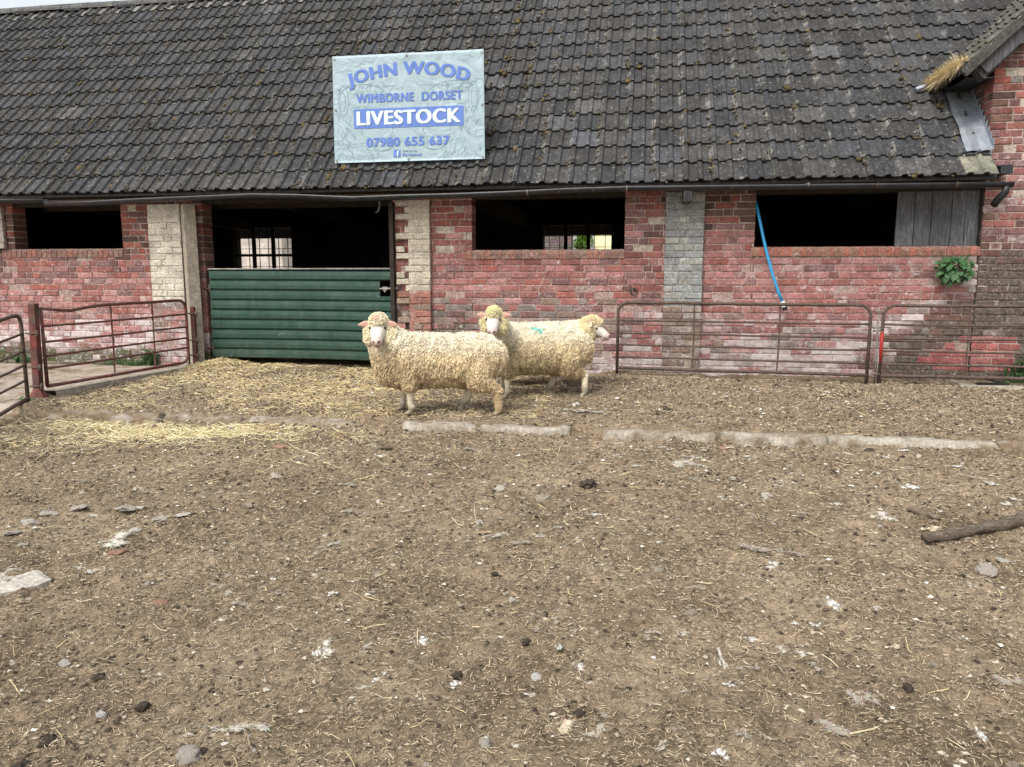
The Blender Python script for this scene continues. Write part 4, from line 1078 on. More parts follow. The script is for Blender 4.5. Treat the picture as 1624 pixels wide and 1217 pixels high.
# left concrete threshold under the red hurdle
mb = MB(); 
for i_ in range(10):
    t0, t1 = i_/10, (i_+1)/10; a = Vector((-5.60, -2.2, 0)).lerp(Vector((-5.37, -.25, 0)), t0); b_ = Vector((-5.60, -2.2, 0)).lerp(Vector((-5.37, -.25, 0)), t1)
    V = [(p.x+dx, p.y, gz(p.x+dx, p.y)*.3+.0+z_) for p in (a, b_) for dx, z_ in ((-.10, -.08), (-.10, .045), (.055, .04), (.075, -.08))]
    mb.add(V, [(0,1,5,4), (1,2,6,5), (2,3,7,6)])
o = mb.build('concrete_threshold', M['concrete']); tag(o, 'narrow concrete strip under the dipped red hurdle', 'kerb')
# slab and drain at the right
sl = empty('concrete_slab', (3.55, -.32, .03)); tag(sl, 'broken concrete slab over a dark drain hole by the right wall', 'slab'); bpy.context.view_layer.update()
mb = MB(); mb.box(3.2, 4.6, -.42, -.30, -.05, .045, jit=.012); mb.box(3.2, 3.38, -.30, -.02, -.05, .05, jit=.01); place(mb.build('slab', M['concrete'], sl))
mb = MB(); mb.box(3.40, 3.72, -.24, -.20, .02, .05, M=None, jit=.004); mb.add([(3.42, -.28, .10), (3.68, -.20, .03), (3.68, -.17, .03), (3.42, -.25, .10), (3.42, -.28, .125), (3.68, -.20, .055), (3.68, -.17, .055), (3.42, -.25, .125)], [(0,1,2,3),(4,7,6,5),(0,4,5,1),(1,5,6,2),(2,6,7,3),(3,7,4,0)])
place(mb.build('tilted_grating', M['black_iron'], sl))
p = onground(10, 925); mb = MB(); V = []; Cc = []
n = 20
for k in range(n):
    a = 2*PI*k/n; rx, ry = .33, .19; V.append((p.x-.17+math.cos(a)*rx*(1+.12*math.sin(3*a)), p.y+math.sin(a)*ry*(1+.15*math.cos(5*a)), gz(p.x, p.y)-.03))
V += [(v[0], v[1], v[2]+.038+.004*math.sin(i_*2)) for i_, v in enumerate(V)]
V = V+[((v[0]-p.x+.17)*.9+p.x-.17, (v[1]-p.y)*.9+p.y, v[2]+.008) for v in V[n:2*n]]
mb.add(V, [(i_, (i_+1) % n, n+(i_+1) % n, n+i_) for i_ in range(n)]+[(n+i_, n+(i_+1) % n, 2*n+(i_+1) % n, 2*n+i_) for i_ in range(n)]+[tuple(range(2*n, 3*n))], (.43,.40,.345))
o = mb.build('concrete_slab', M['kerbc']); tag(o, 'flat worn white concrete patch at the left edge of the yard', 'slab')

# ------------------------------------------------------------------ stones, dung, wool, sticks: each its own object
m, n, b = nmat('driftwood'); g = NG(n); M['driftwood'] = m; b.inputs['Roughness'].default_value = .9
dw = g.noise(14, 8, .75, sc3=(1.2, 4, 6), dist=1)
g.l(g.ramp(dw, [(.32, (.035,.026,.018)), (.48, (.13,.098,.068)), (.62, (.24,.195,.145)), (.72, (.38,.33,.26))]), b.inputs['Base Color']); g.l(g.bump(dw, .02), b.inputs['Normal'])
def put(name, me, px, py, size, label, cat, group=None, rz=None, sx=1., sy=1., sz=1., sink=.2):
    p = onground(px, py); o = bpy.data.objects.new(name, me); COL.objects.link(o)
    dist = (p-CAMP).dot(_cF); r_ = size*.46*dist/1200.            # size given as it shows
    z = float(gh([[p.x, p.y]])[0])
    o.location = (p.x, p.y, z+r_*sz*(.28-sink)); o.scale = (r_*sx, r_*sy, r_*sz); o.rotation_euler = (random.uniform(-.2, .2), random.uniform(-.2, .2), rz if rz is not None else random.uniform(0, 6))
    return tag(o, label, cat, group)
PALE = (.60,.56,.50)
stone_me = [lump('stone', 10+k, M['stone'], random.uniform(.55, .8), .5, random.choice([(.46,.41,.34), (.52,.47,.40), (.38,.32,.25), (.44,.33,.24), (.34,.30,.26), (.58,.54,.48)]), 3, k % 3 != 0, 2.4) for k in range(10)]
flat_me = [lump('flat_stone', 40+k, M['stone'], .30, .75, random.choice([(.50,.46,.40), (.56,.52,.46), (.46,.41,.35)]), 3, True, 3.2) for k in range(5)]
tile_me = lump('tile_shard', 61, M['stone'], .35, .3, (.36,.215,.15), 2, True); white_me = lump('white_stone', 63, M['stone'], .7, .25, (.62,.60,.57), 2, True)
dung_me = [lump('dung', 70+k, M['dung'], .55, .95, (1,1,1), 3, False, 4.5) for k in range(3)]
named = [
 (stone_me[1], 395, 807, 24, 'rounded cream stone in the open yard right of the pale stone arc', 'stone'), (white_me, 852, 1077, 22, 'white pointed stone, brightest in the middle foreground', 'stone'),
 (stone_me[5], 100, 1044, 20, 'round white stone left of the dark droppings', 'stone'), (white_me, 160, 1135, 22, 'white upright stone chip in the left foreground', 'stone'),
 (stone_me[0], 300, 1200, 44, 'knobbly pale rock at the bottom edge, left of the middle', 'stone'), (stone_me[2], 1183, 1172, 22, 'square cream stone in the right foreground', 'stone'),
 (stone_me[3], 1095, 980, 20, 'flat orange brown pebble in the right half of the yard', 'stone'), (stone_me[3], 1042, 908, 22, 'orange tinted stone right of the middle', 'stone'),
 (stone_me[1], 1310, 845, 10, 'small pale pebble beside the wool scraps', 'stone'), (stone_me[2], 437, 758, 24, 'tan stone in the yard below the grey kerb stone', 'stone'),
 (flat_me[0], 1597, 893, 30, 'flat pale stone near the right edge, below the branch', 'stone'), (flat_me[1], 1570, 908, 42, 'wide flat stone near the right edge, beside the smaller flat one', 'stone'),
 (stone_me[5], 813, 957, 16, 'round cream pebble left of the short stick', 'stone'), (stone_me[1], 853, 1008, 18, 'pale stone just below the short stick', 'stone'),
 (tile_me, 256, 954, 30, 'orange tile shard in the left of the yard', 'tile shard'), (tile_me, 187, 880, 38, 'flat reddish tile piece below the pale stone arc', 'tile shard'), (tile_me, 445, 712, 30, 'reddish tile piece near the bright straw patch', 'tile shard'),
 (tile_me, 1146, 708, 26, 'pinkish brick piece in front of the proud kerb stone', 'tile shard'),
 (stone_me[4], 968, 1161, 16, 'ring shaped pale stone right of the big wool lump', 'stone'), (stone_me[1], 1606, 1206, 26, 'pale stone in the bottom right corner', 'stone'), (stone_me[0], 768, 1180, 24, 'cream stone in the middle foreground near the bottom', 'stone'),
 (stone_me[2], 790, 780, 26, 'yellowish flat stone chip in the middle of the yard', 'stone'), (stone_me[3], 860, 793, 24, 'brown stone right of the yellowish chip', 'stone'), (stone_me[4], 893, 955, 22, 'pale grey stone above the short stick', 'stone')]
for me, px, py, s, lab, cat in named: put(lab.split()[0] and {'stone': 'stone', 'tile shard': 'tile_shard'}[cat], me, px, py, s, lab, cat, 'stones and shards lying in the yard')
for (px, py, s) in [(20, 851, 34), (48, 833, 34), (75, 817, 42), (122, 813, 34), (150, 818, 20), (200, 815, 46), (222, 812, 26), (250, 824, 44), (290, 821, 28), (215, 845, 26), (35, 870, 22)]:
    put('flat_stone', random.choice(flat_me), px, py, s, 'low grey white stone of the half buried arc left of the yard', 'stone', 'half buried stones in an arc', rz=0, sy=.8, sink=.14)
for (px, py, s, lab) in [(932, 768, 34, 'twisted dark clod in the middle of the yard'), (725, 1071, 22, 'round black dropping right of the white wool pair'), (918, 1133, 24, 'dark clod touching the big cream wool lump'), (157, 1074, 26, 'black dropping near the thin stick, lower one'),
    (178, 1040, 22, 'black dropping on the thin stick'), (222, 1034, 14, 'small black dropping right of the thin stick'), (833, 1022, 22, 'black dropping left of a wool scrap'), (1440, 1095, 20, 'shiny black lump in the right foreground'), (226, 1122, 28, 'greenish brown dropping in the left foreground'),
    (75, 1172, 32, 'greenish dropping in the lower left'), (336, 1096, 14, 'small dark clod left of centre in the foreground'), (1060, 652, 20, 'dark clod near the wall right of the sheep'), (1052, 645, 16, 'smaller dark clod beside the clod near the wall'), (283, 963, 12, 'black crumb beside the orange tile shard'), (1380, 716, 20, 'dark clod in front of the long kerb stone'), (785, 912, 16, 'dark clod in the middle of the yard'),
    (30, 1213, 40, 'brown clod in the lower left corner')]:
    put('dropping', random.choice(dung_me), px, py, s*.8, lab, 'dropping', 'dark droppings and clods', sx=1.1)
rr = random.Random(123)
for k in range(298):
    y_ = -2.95-rr.random()**1.15*4.2; x_ = rr.uniform(-4.6+(y_+7.1)*-.35, 2.6+(y_+7)*.25) if y_ < -3 else rr.uniform(-5, 3)
    if rr.random() < .14: y_ = rr.uniform(-2.6, -.5); x_ = rr.uniform(-4.8, 3.4)
    o = bpy.data.objects.new('pebble', rr.choice(stone_me)); COL.objects.link(o); r_ = rr.choice((.004, .006, .006, .007, .008, .010, .014))*rr.uniform(.8, 1.2)
    if y_ > -4: r_ *= 1.3
    o.location = (x_, y_, float(gh([[x_, y_]])[0])+r_*.25); o.scale = (r_*rr.uniform(.8, 1.4), r_*rr.uniform(.8, 1.3), r_); o.rotation_euler = (rr.uniform(-.3, .3), rr.uniform(-.3, .3), rr.uniform(0, 6.3))
    tag(o, 'small pale pebble lying loose on the muck of the yard', 'pebble', 'small pebbles scattered over the yard')

def wool_mesh(seed, col=(.78,.74,.67), n=420, spread=1.):
    r_ = random.Random(seed); mb = MB(); blobs = [(r_.gauss(0, .48), r_.gauss(0, .42), r_.uniform(.3, .75)) for _ in range(9)]
    for bx_, by_, bs in blobs:
        co = IV*np.array([1, 1, .6])*(1+vnoise(IV*2+seed, 1.7, seed)[:,None]*.5)*bs*.46+np.array([bx_, by_, bs*.10]); k = r_.uniform(.6, .95)
        mb.add([tuple(v) for v in co], [tuple(f) for f in IF], tuple(v*k for v in col))
    for k in range(n):
        bx_, by_, bs = r_.choice(blobs); a = r_.uniform(0, 6.28); e_ = r_.uniform(-.1, 1.3)
        p = Vector((bx_+math.cos(a)*bs*.3, by_+math.sin(a)*bs*.3, bs*.25)); d = Vector((math.cos(a)*math.cos(e_), math.sin(a)*math.cos(e_), math.sin(e_)*.8)); L = r_.uniform(.06, .26)*spread
        sd_ = Vector((-math.sin(a), math.cos(a), r_.uniform(-.5, .5)))*.016; cu = Vector((r_.uniform(-.2, .2), r_.uniform(-.2, .2), 0))
        q1 = p+d*L*.5+cu; q2 = p+d*L+cu*2-Vector((0,0,.1)); cc = tuple(v*r_.uniform(.7, 1.1) for v in col)
        mb.add([p-sd_, p+sd_, q1-sd_, q1+sd_, q2], [(0,1,3,2), (2,3,4)], cc)
    me = npmesh('wool_scrap', np.array([tuple(v) for v in mb.v]), mb.f, {'Col': np.array(mb.c)}, True); me.materials.append(M['wooltuft']); return me
wool_me = [wool_mesh(k, c_) for k, c_ in enumerate([(.60,.56,.48), (.54,.50,.43), (.44,.39,.32), (.70,.68,.63), (.38,.34,.28)])]
cream_me = wool_mesh(9, (.58,.50,.36), 260, .4)
for (px, py, s, lab, me, sx, sy) in [
  (895, 1156, 46, 'big cream wool lump with brown specks in the middle foreground', cream_me, 1.1, 1.0), (757, 838, 24, 'upright grey white wool scrap in the middle of the yard', wool_me[1], .7, 1.2), (790, 852, 28, 'pale wool scrap right of the upright one', wool_me[1], 1.2, .8),
  (822, 868, 26, 'cream wool scrap lowest of the three in mid yard', wool_me[2], 1.2, .8), (187, 862, 52, 'long white wool scrap below the pale stone arc', wool_me[0], 1.3, .6), (1183, 702, 26, 'cream wool scrap caught on the proud kerb stone', wool_me[0], 1, .9),
  (910, 640, 26, 'white wool lump behind the right hoof of the marked sheep', wool_me[3], .7, 1.1), (925, 656, 44, 'straggling white wool behind the kerb gap', wool_me[1], 1.3, .6), (896, 657, 20, 'small wool wisp left of the straggling one', wool_me[1], 1, .8),
  (1100, 722, 30, 'grey white wool scrap, upper of the pair right of centre', wool_me[1], 1.2, .8), (1075, 735, 38, 'grey white wool scrap, lower of the pair right of centre', wool_me[1], 1.3, .8), (1365, 1114, 40, 'round fluffy wool ball in the right foreground', wool_me[2], 1, 1),
  (1318, 962, 30, 'bright white wool scrap in the right of the yard', wool_me[3], .9, 1.1), (1388, 972, 20, 'small white wool scrap right of the bright one', wool_me[1], 1, .8), (1402, 822, 34, 'torn white wool scrap left of the branch', wool_me[0], 1.2, .8), (1213, 792, 24, 'thin white wool scrap in the right half of the yard', wool_me[1], .9, 1),
  (1228, 902, 22, 'bright wool puff below the feathery white wisps', wool_me[3], .9, 1.), (1442, 776, 24, 'thin wool wisp above the branch tip', wool_me[3], 1.2, .6), (1600, 800, 20, 'white wool scrap above the branch at the right edge', wool_me[3], 1.2, .6), (1432, 700, 18, 'white wool scrap in front of the long kerb stone', wool_me[3], 1, .7),
  (668, 1027, 26, 'bright white wool pair in the middle foreground', wool_me[3], 1.3, .7), (652, 1028, 14, 'small wool wisp left of the bright white pair', wool_me[1], 1, .8), (888, 1026, 24, 'curved cream wool scrap right of the black dropping', wool_me[0], .6, 1.2), (950, 1163, 26, 'thin white wool wisp between the cream lump and ring stone', wool_me[1], .8, 1.2),
  (518, 1033, 34, 'white wool scrap in the left of the foreground', wool_me[0], 1, .8), (502, 1043, 18, 'small white wool scrap beside the larger left one', wool_me[3], .8, 1), (770, 1175, 26, 'cream white wool on the stone near the bottom', wool_me[0], .8, 1.1), (673, 1208, 22, 'wool wisp at the bottom edge', wool_me[1], .6, 1.2),
  (1145, 1050, 30, 'bone white wool strip right of centre', wool_me[0], .5, 1.4), (1178, 1063, 34, 'pinkish flat wool scrap beside the bone white strip', wool_me[2], 1.2, .8), (1600, 1090, 36, 'pale wool clump near the right edge in the foreground', wool_me[2], 1.3, .7), (1532, 1018, 16, 'tiny white wool puff in the right foreground', wool_me[3], 1, 1),
  (1420, 1028, 26, 'cream wool puff in the right of the yard', cream_me, 1.1, .8), (1215, 880, 60, 'feathery white wisps in the right half of the yard', wool_me[2], 1.6, .6), (1555, 1170, 24, 'white wool strip in the lower right corner', wool_me[3], .7, 1.2), (1345, 1158, 60, 'long straggling wool across the right foreground', wool_me[2], 1.7, .5),
  (560, 812, 36, 'pinkish ring of wool left of centre in mid yard', wool_me[2], 1.1, .8), (522, 862, 26, 'white wool scrap below the pinkish ring', wool_me[1], 1.2, .8), (380, 1157, 60, 'pair of flat white wool scraps in the lower left', wool_me[1], 1.7, .6), (275, 1153, 20, 'small grey wool lump in the lower left', wool_me[2], 1, 1),
  (145, 903, 34, 'grey white wool left of the orange tile shard', wool_me[1], 1.4, .6), (550, 772, 26, 'grey wool scrap in mid yard, left of centre', wool_me[4], 1.2, .8), (750, 712, 24, 'pale wool scrap just in front of the kerb', wool_me[4], 1.3, .7), (1480, 843, 30, 'cream wool snagged on the branch tip', cream_me, 1, 1), (385, 958, 34, 'scattered pale wool in the left middle of the yard', wool_me[4], 1.3, .7), (590, 712, 16, 'tiny grey wool scrap on the thin dark stick', wool_me[4], 1, 1)]:
    put('wool_scrap', me, px, py, s, lab, 'wool', 'shed wool scraps lying in the yard', rz=random.uniform(-.3, .3), sx=sx, sy=sy*1.3, sz=.8)
rr = random.Random(5)
for k in range(255):
    y_ = -2.95-rr.random()**1.1*4.1; x_ = rr.uniform(-4.2, 2.6)
    if k > 110: cl_ = [(-.2, -4.6), (.9, -4.2), (-1.4, -5.6), (.3, -5.9), (-.7, -6.3), (1.6, -3.6), (-2.6, -4.6), (.35, -3.2), (.2, -6.6)][k % 9]; x_ = cl_[0]+rr.gauss(0, .28); y_ = min(-2.95, cl_[1]+rr.gauss(0, .2))
    if rr.random() < .15: y_ = rr.uniform(-2.6, -.5)
    o = bpy.data.objects.new('wool_scrap', rr.choice(wool_me)); COL.objects.link(o); r_ = rr.uniform(.008, .022)*(1.5 if y_ > -4.2 else 1)
    o.location = (x_, y_, float(gh([[x_, y_]])[0])+.002); o.scale = (r_*rr.uniform(.8, 1.7), r_, r_*.55); o.rotation_euler = (0, 0, rr.uniform(0, 6.3))
    tag(o, 'tiny flattened wisp of dirty wool trodden into the muck', 'wool', 'trodden wool wisps over the yard')
def stick(name, pts, r, label, cat='stick', mat='bark', rs=None, n=8):
    P_ = []
    for px, py, dz in pts: p = onground(px, py); P_.append(Vector((p.x, p.y, gz(p.x, p.y)+dz)))
    mb = MB(); Q = []
    for i_ in range(len(P_)-1):
        for q in range(5): Q.append(P_[i_].lerp(P_[i_+1], q/5)+Vector([random.uniform(-.12, .12)*r for _ in range(3)]))
    Q.append(P_[-1]); m_ = len(Q); RS_ = [r*(rs[0]+(rs[1]-rs[0])*i_/(m_-1))*random.uniform(.93, 1.07) for i_ in range(m_)] if rs else [r*random.uniform(.95, 1.05)]*m_
    mb.tube(Q, r, n, rs=RS_, col=(.50,.42,.26) if mat == 'litter' else (1,1,1)); o = mb.build(name, M[mat], None, True); return tag(o, label, cat)
br_ = stick('branch', [(1466, 862, .020), (1510, 856, .028), (1560, 845, .024), (1600, 838, .032), (1640, 826, .026), (1760, 800, .03)], .033, 'thick weathered grey brown branch lying at the right edge', 'branch', rs=(.75, 1.15), n=10, mat='driftwood')
V_ = np.array([v.co[:] for v in br_.data.vertices]); V_ += np.c_[vnoise(V_, 22, 1), vnoise(V_, 22, 2), vnoise(V_, 22, 3)]*.010; V_[:, 2] -= .3*np.maximum(V_[:, 2]-V_[:, 2].mean()-.012, 0); br_.data.vertices.foreach_set('co', V_.astype(np.float32).ravel()); br_.data.update()
stick('stick', [(832, 998, .012), (866, 978, .012)], .0105, 'short thick brown stick in the middle of the yard')
stick('stick', [(552, 712, .012), (622, 713, .012)], .012, 'thin dark stick lying across in front of the kerb')
stick('stick', [(146, 1040, .008), (190, 1052, .008), (232, 1068, .006)], .0035, 'long thin dark twig among black droppings in the left foreground', rs=(1, .5))
stick('stick', [(1440, 812, .01), (1490, 826, .012)], .014, 'dark rotten stick above the branch tip')
stick('stick', [(378, 1125, .006), (405, 1103, .006)], .004, 'small brown twig left of centre in the foreground')
stick('straw_stalk', [(1348, 1165, .008), (1385, 1158, .008), (1425, 1142, .008)], .0026, 'long pale stalk in the right foreground', 'stalk', 'litter')
stick('straw_stalk', [(42, 1146, .006), (82, 1156, .01), (98, 1150, .008)], .0026, 'forked yellow stalk in the left foreground', 'stalk', 'litter')

# ------------------------------------------------------------------ crumbs of soil and chopped straw (uncountable)
def crumbs(n, seed):
    g_ = np.random.default_rng(seed); yy = -7.2+ (g_.random(n)**1.5)*7.0; xx = g_.uniform(-5.6, 4.2, n)
    keep = xx > fence_x(yy)+.05; xx, yy = xx[keep], yy[keep]; n = len(xx)
    zz = gh(np.c_[xx, yy]); r_ = .0022+.009*g_.random(n)**3.2; r_ *= 1+.35*np.clip(yy+6, 0, 6)/3
    T4 = np.array([[1,1,1],[1,-1,-1],[-1,1,-1],[-1,-1,1]])*.75; 
    O8 = np.array([[1,0,0],[0,1,0],[-1,0,0],[0,-1,0],[0,0,.8],[0,0,-.6]]); OF = np.array([[0,1,4],[1,2,4],[2,3,4],[3,0,4],[1,0,5],[2,1,5],[3,2,5],[0,3,5]])
    J = O8[None]*(1+.45*g_.uniform(-1, 1, (n, 6, 3)))+g_.uniform(-.25, .25, (n, 6, 3)); a = g_.uniform(0, 6.28, n); c_, s_ = np.cos(a), np.sin(a)
    Jx = J[:,:,0]*c_[:,None]-J[:,:,1]*s_[:,None]; Jy = J[:,:,0]*s_[:,None]+J[:,:,1]*c_[:,None]
    V = np.stack([Jx*1.2, Jy, J[:,:,2]*.75], -1)*r_[:,None,None]+np.stack([xx, yy, zz+r_*.3], -1)[:,None,:]
    F = (OF[None]+(np.arange(n)*6)[:,None,None]).reshape(-1, 3)
    pal = np.array([(.088,.064,.046), (.14,.105,.075), (.205,.160,.115), (.042,.031,.023), (.29,.235,.175), (.44,.39,.31), (.56,.53,.47)]); w_ = np.array([.22, .24, .2, .15, .11, .05, .03])
    Cc = pal[g_.choice(len(pal), n, p=w_/w_.sum())]*g_.uniform(.8, 1.2, (n, 1)); Cc = np.repeat(Cc, 6, 0)
    return V.reshape(-1, 3), F, Cc
V, F, Cc = crumbs(95000, 4)
o = link('soil_crumbs', npmesh('soil_crumbs', V, F, {'Col': Cc}), M['crumb']); tag(o, 'dark and tan crumbs of dried muck scattered over the yard', 'soil', kind='stuff')
def straws(n, seed, where):
    g_ = np.random.default_rng(seed); xx, yy, L, pal, w_ = where(g_, n); keep = xx > fence_x(yy)+.04; xx, yy, L = xx[keep], yy[keep], L[keep]; n = len(xx)
    a = g_.uniform(0, 6.283, n); d = np.c_[np.cos(a), np.sin(a)]; bend = g_.normal(0, .22, n); s = np.c_[-d[:,1], d[:,0]]
    wd = g_.uniform(.0006, .0014, n)*(1+.33*np.clip(yy+6.2, 0, 6)); pts = []
    for t in (-.5, 0, .5):
        off = (bend*(.25-t*t))[:,None]
        pts.append(np.c_[xx, yy]+d*(L*t)[:,None]+s*(L[:,None]*off))
    zs = [gh(p, True) for p in pts]; base = g_.uniform(.001, .007, n); tilt = g_.normal(0, .16, n)*L
    V = np.zeros((n, 9, 3)); 
    for k in range(3):
        z = np.maximum(zs[k], zs[1]*.6+zs[k]*.4)+base+np.abs(tilt)*.3+tilt*(k-1)*.5
        V[:,k*3,:2] = pts[k]-s*wd[:,None]; V[:,k*3+1,:2] = pts[k]; V[:,k*3+2,:2] = pts[k]+s*wd[:,None]
        V[:,k*3,2] = z-wd*.5; V[:,k*3+1,2] = z+wd*.5; V[:,k*3+2,2] = z-wd*.5
    Fq = np.array([[0,1,4,3],[1,2,5,4],[3,4,7,6],[4,5,8,7]]); F = (Fq[None]+(np.arange(n)*9)[:,None,None]).reshape(-1, 4)
    Cc = np.array(pal)[g_.choice(len(pal), n, p=np.array(w_)/sum(w_))]*g_.uniform(.75, 1.25, (n, 1))
    return V.reshape(-1, 3), F, np.repeat(Cc, 9, 0)
MUT = [(.36,.285,.19), (.26,.20,.133), (.47,.39,.275), (.145,.106,.072), (.56,.49,.37), (.075,.054,.038)]
def w1(g_, n):
    yy = -7.3+(g_.random(n)**1.55)*7.1; xx = g_.uniform(-5.6, 4.2, n); near = np.clip((-yy-1)/6, 0, 1)
    xx = np.where(yy < -5, g_.uniform(-3.6, 2.2, n), xx)
    return xx, yy, .006+.020*g_.random(n)**2.2, MUT, [.3, .26, .13, .18, .035, .12]
V, F, Cc = straws(250000, 21, w1)
o = link('chopped_straw', npmesh('chopped_straw', V, F, {'Col': Cc}), M['litter']); tag(o, 'short faded straw fibres trodden all over the yard floor', 'straw', kind='stuff')
YEL = [(.48,.39,.20), (.40,.31,.16), (.58,.50,.29), (.30,.22,.12), (.66,.60,.38)]
def w2(g_, n):
    k = g_.random(n); xx = np.where(k < .5, g_.uniform(-5.35, -2.0, n), g_.uniform(-5.2, -.8, n)); yy = np.where(k < .5, g_.uniform(-2.75, -.05, n), g_.uniform(-2.6, -.2, n))
    b = (k > .80) & (k < .90); xx = np.where(b, -3.75+g_.normal(0, .62, n), xx); yy = np.where(b, -3.14+g_.normal(0, .15, n)-.12*np.sin(xx*3), yy)
    cc = k > .955; xx = np.where(cc, -5.0+g_.normal(0, .16, n), xx); yy = np.where(cc, -.25+g_.normal(0, .13, n), yy)
    bb = (k > .90) & ~cc; xx = np.where(bb, g_.normal(-3.4, 1.2, n), xx); yy = np.where(bb, -3.6+g_.normal(0, .45, n), yy)
    dn = fbm(np.c_[xx, yy], 2.2, 77, 3) > g_.uniform(-.5, .40, n)
    xx = np.where(dn, xx, xx); keep = dn | b | cc
    return xx[keep], yy[keep], (.025+.08*g_.random(n)**1.7)[keep], YEL, [.34, .26, .16, .16, .08]
V, F, Cc = straws(27000, 22, w2)
o = link('fresh_straw', npmesh('fresh_straw', V, F, {'Col': Cc}), M['litter']); tag(o, 'loose bright yellow straw in front of the green gate and kerb', 'straw', kind='stuff')
def w3(g_, n):
    yy = -7.2+g_.random(n)**1.3*6.6; xx = g_.uniform(-4.5, 3.5, n); return xx, yy, .03+.07*g_.random(n)**2, [(.60,.50,.27), (.66,.58,.38), (.48,.38,.2)], [.5, .25, .25]
def w4(g_, n):
    xx = -3.75+g_.normal(0, .60, n); yy = -3.17+g_.normal(0, .15, n)-.10*np.sin(xx*3); kk = g_.random(n) < .35
    xx = np.where(kk, g_.normal(-4.0, .9, n), xx); yy = np.where(kk, -3.35+g_.normal(0, .28, n), yy); keep = (yy < -2.9) & (fbm(np.c_[xx, yy], 3, 31, 2) > g_.uniform(-.6, .3, n))
    return xx[keep], yy[keep], (.05+.13*g_.random(n)**1.5)[keep], [(.62,.55,.32), (.70,.64,.43), (.54,.45,.25), (.42,.37,.2)], [.4, .25, .25, .1]
V, F, Cc = straws(2100, 24, w4)
o = link('straw_pile', npmesh('straw_pile', V, F, {'Col': Cc}), M['litter']); tag(o, 'thin spread of fresh pale yellow straw just in front of the left kerb', 'straw', kind='stuff')
V, F, Cc = straws(900, 23, w3)
o = link('straw_stalks', npmesh('straw_stalks', V, F, {'Col': Cc}), M['litter']); tag(o, 'single longer pale straw stalks dropped about the open yard', 'straw', kind='stuff')

# ------------------------------------------------------------------ behind the barn, seen through the rear windows
def shed(name, label, x0, x1, y0, y1, h, mat, roofm='tile', cat='building', door=None, win=None):
    t = empty(name, ((x0+x1)/2, (y0+y1)/2, 0)); tag(t, label, cat); bpy.context.view_layer.update()
    mb = MB(); cm = (.30,.11,.08) if mat == 'brick' else (1,1,1)
    if mat == 'greybrick': cm = (.20,.175,.17)
    mm = M['brick'] if 'brick' in mat else M[mat]
    if 'brick' in mat:
        pn = lambda u, z, c, mk: (tuple(v*random.uniform(.8, 1.15) for v in cm), (.2, .2, 0))
        brick_sheet(mb, (0, y0, 0), (1,0,0), (0,-1,0), x0, x1, 0, h, [], paint=pn, seed=3, depth=.1, mort=(.36,.32,.28))
        mb.box(x0, x1, y0+.23, y1, 0, h, cm)
    else: mb.box(x0, x1, y0, y1, 0, h, cm)
    place(mb.build('wall', mm, t)); mb = MB(); ym = (y0+y1)/2; V = []
    for x in (x0-.15, x1+.15): V += [(x, y0-.25, h-.05), (x, ym, h+(y1-y0)*.4), (x, y1+.25, h-.05), (x, y0-.25, h-.12), (x, ym, h+(y1-y0)*.4-.08), (x, y1+.25, h-.12)]
    mb.add(V, [(0,6,7,1), (1,7,8,2), (3,4,10,9), (4,5,11,10), (0,1,4,3), (1,2,5,4), (6,9,10,7), (7,10,11,8), (0,3,9,6), (2,8,11,5)], (.07,.065,.06), (.2,.2,.2)); place(mb.build('roof', M['tile'], t))
    if door: mb = MB(); mb.box(door[0], door[1], y0-.03, y0-.002, 0, door[2]); place(mb.build('door', M['dark_wood'], t))
def thru(px, Y): return onwall(px, 395, Y).x
shed('whitewashed_shed', 'whitewashed outhouse seen through the left rear window of the barn', -13.5, thru(447, 9.5), 9.5, 12.5, 2.9, 'paint_white')
shed('brick_building', 'orange red brick outbuilding seen at the right of the left rear window', thru(447, 10)+.4, thru(500, 12.5), 12.5, 16, 3.4, 'brick', door=(thru(450, 12.5), thru(455, 12.5), 1.75))
shed('brick_building', 'grey brick building seen through the left panes of the right rear window', thru(780, 9.5), thru(906, 9.5), 9.5, 9.95, 3.2, 'greybrick')
shed('cream_cottage', 'cream rendered cottage seen through the right panes of the right rear window', thru(942, 13), thru(1130, 13), 13, 17, 3.0, 'yellow_render')
tx = thru(922, 12); tr = empty('tree', (tx, 12.5, 0)); tag(tr, 'small green tree seen between two buildings through the rear window', 'tree'); bpy.context.view_layer.update()
mb = MB(); mb.tube([(tx, 12.5, -.1), (tx+.05, 12.5, 1.2), (tx-.05, 12.5, 2.3)], .06, 7, rs=[.08, .06, .03])
for k in range(7): a = k*.9; mb.tube([(tx, 12.5, .8+.1*k), (tx+math.cos(a)*.25, 12.5+math.sin(a)*.25, 1.2+.12*k)], .02, 5)
place(mb.build('trunk', M['bark'], tr)); mb = MB(); rr = random.Random(6)
for k in range(1500):
    v = Vector((rr.gauss(0, 1), rr.gauss(0, 1), rr.gauss(0, 1))); v = v.normalized()*rr.uniform(.3, 1)**.6; cl = .8+.25*math.sin(v.x*7+v.z*9)
    p = Vector((tx+v.x*.30*cl, 12.5+v.y*.4*cl, 1.98+v.z*.6*cl)); a = Vector((rr.uniform(-1, 1), rr.uniform(-1, 1), rr.uniform(-1, 1))).normalized()*.05; b_ = a.cross(Vector((rr.uniform(-1, 1), .3, .8))).normalized()*.025
    mb.add([p-a, p+b_, p+a, p-b_], [(0,1,2,3)])
place(mb.build('crown', M['crown'], tr))

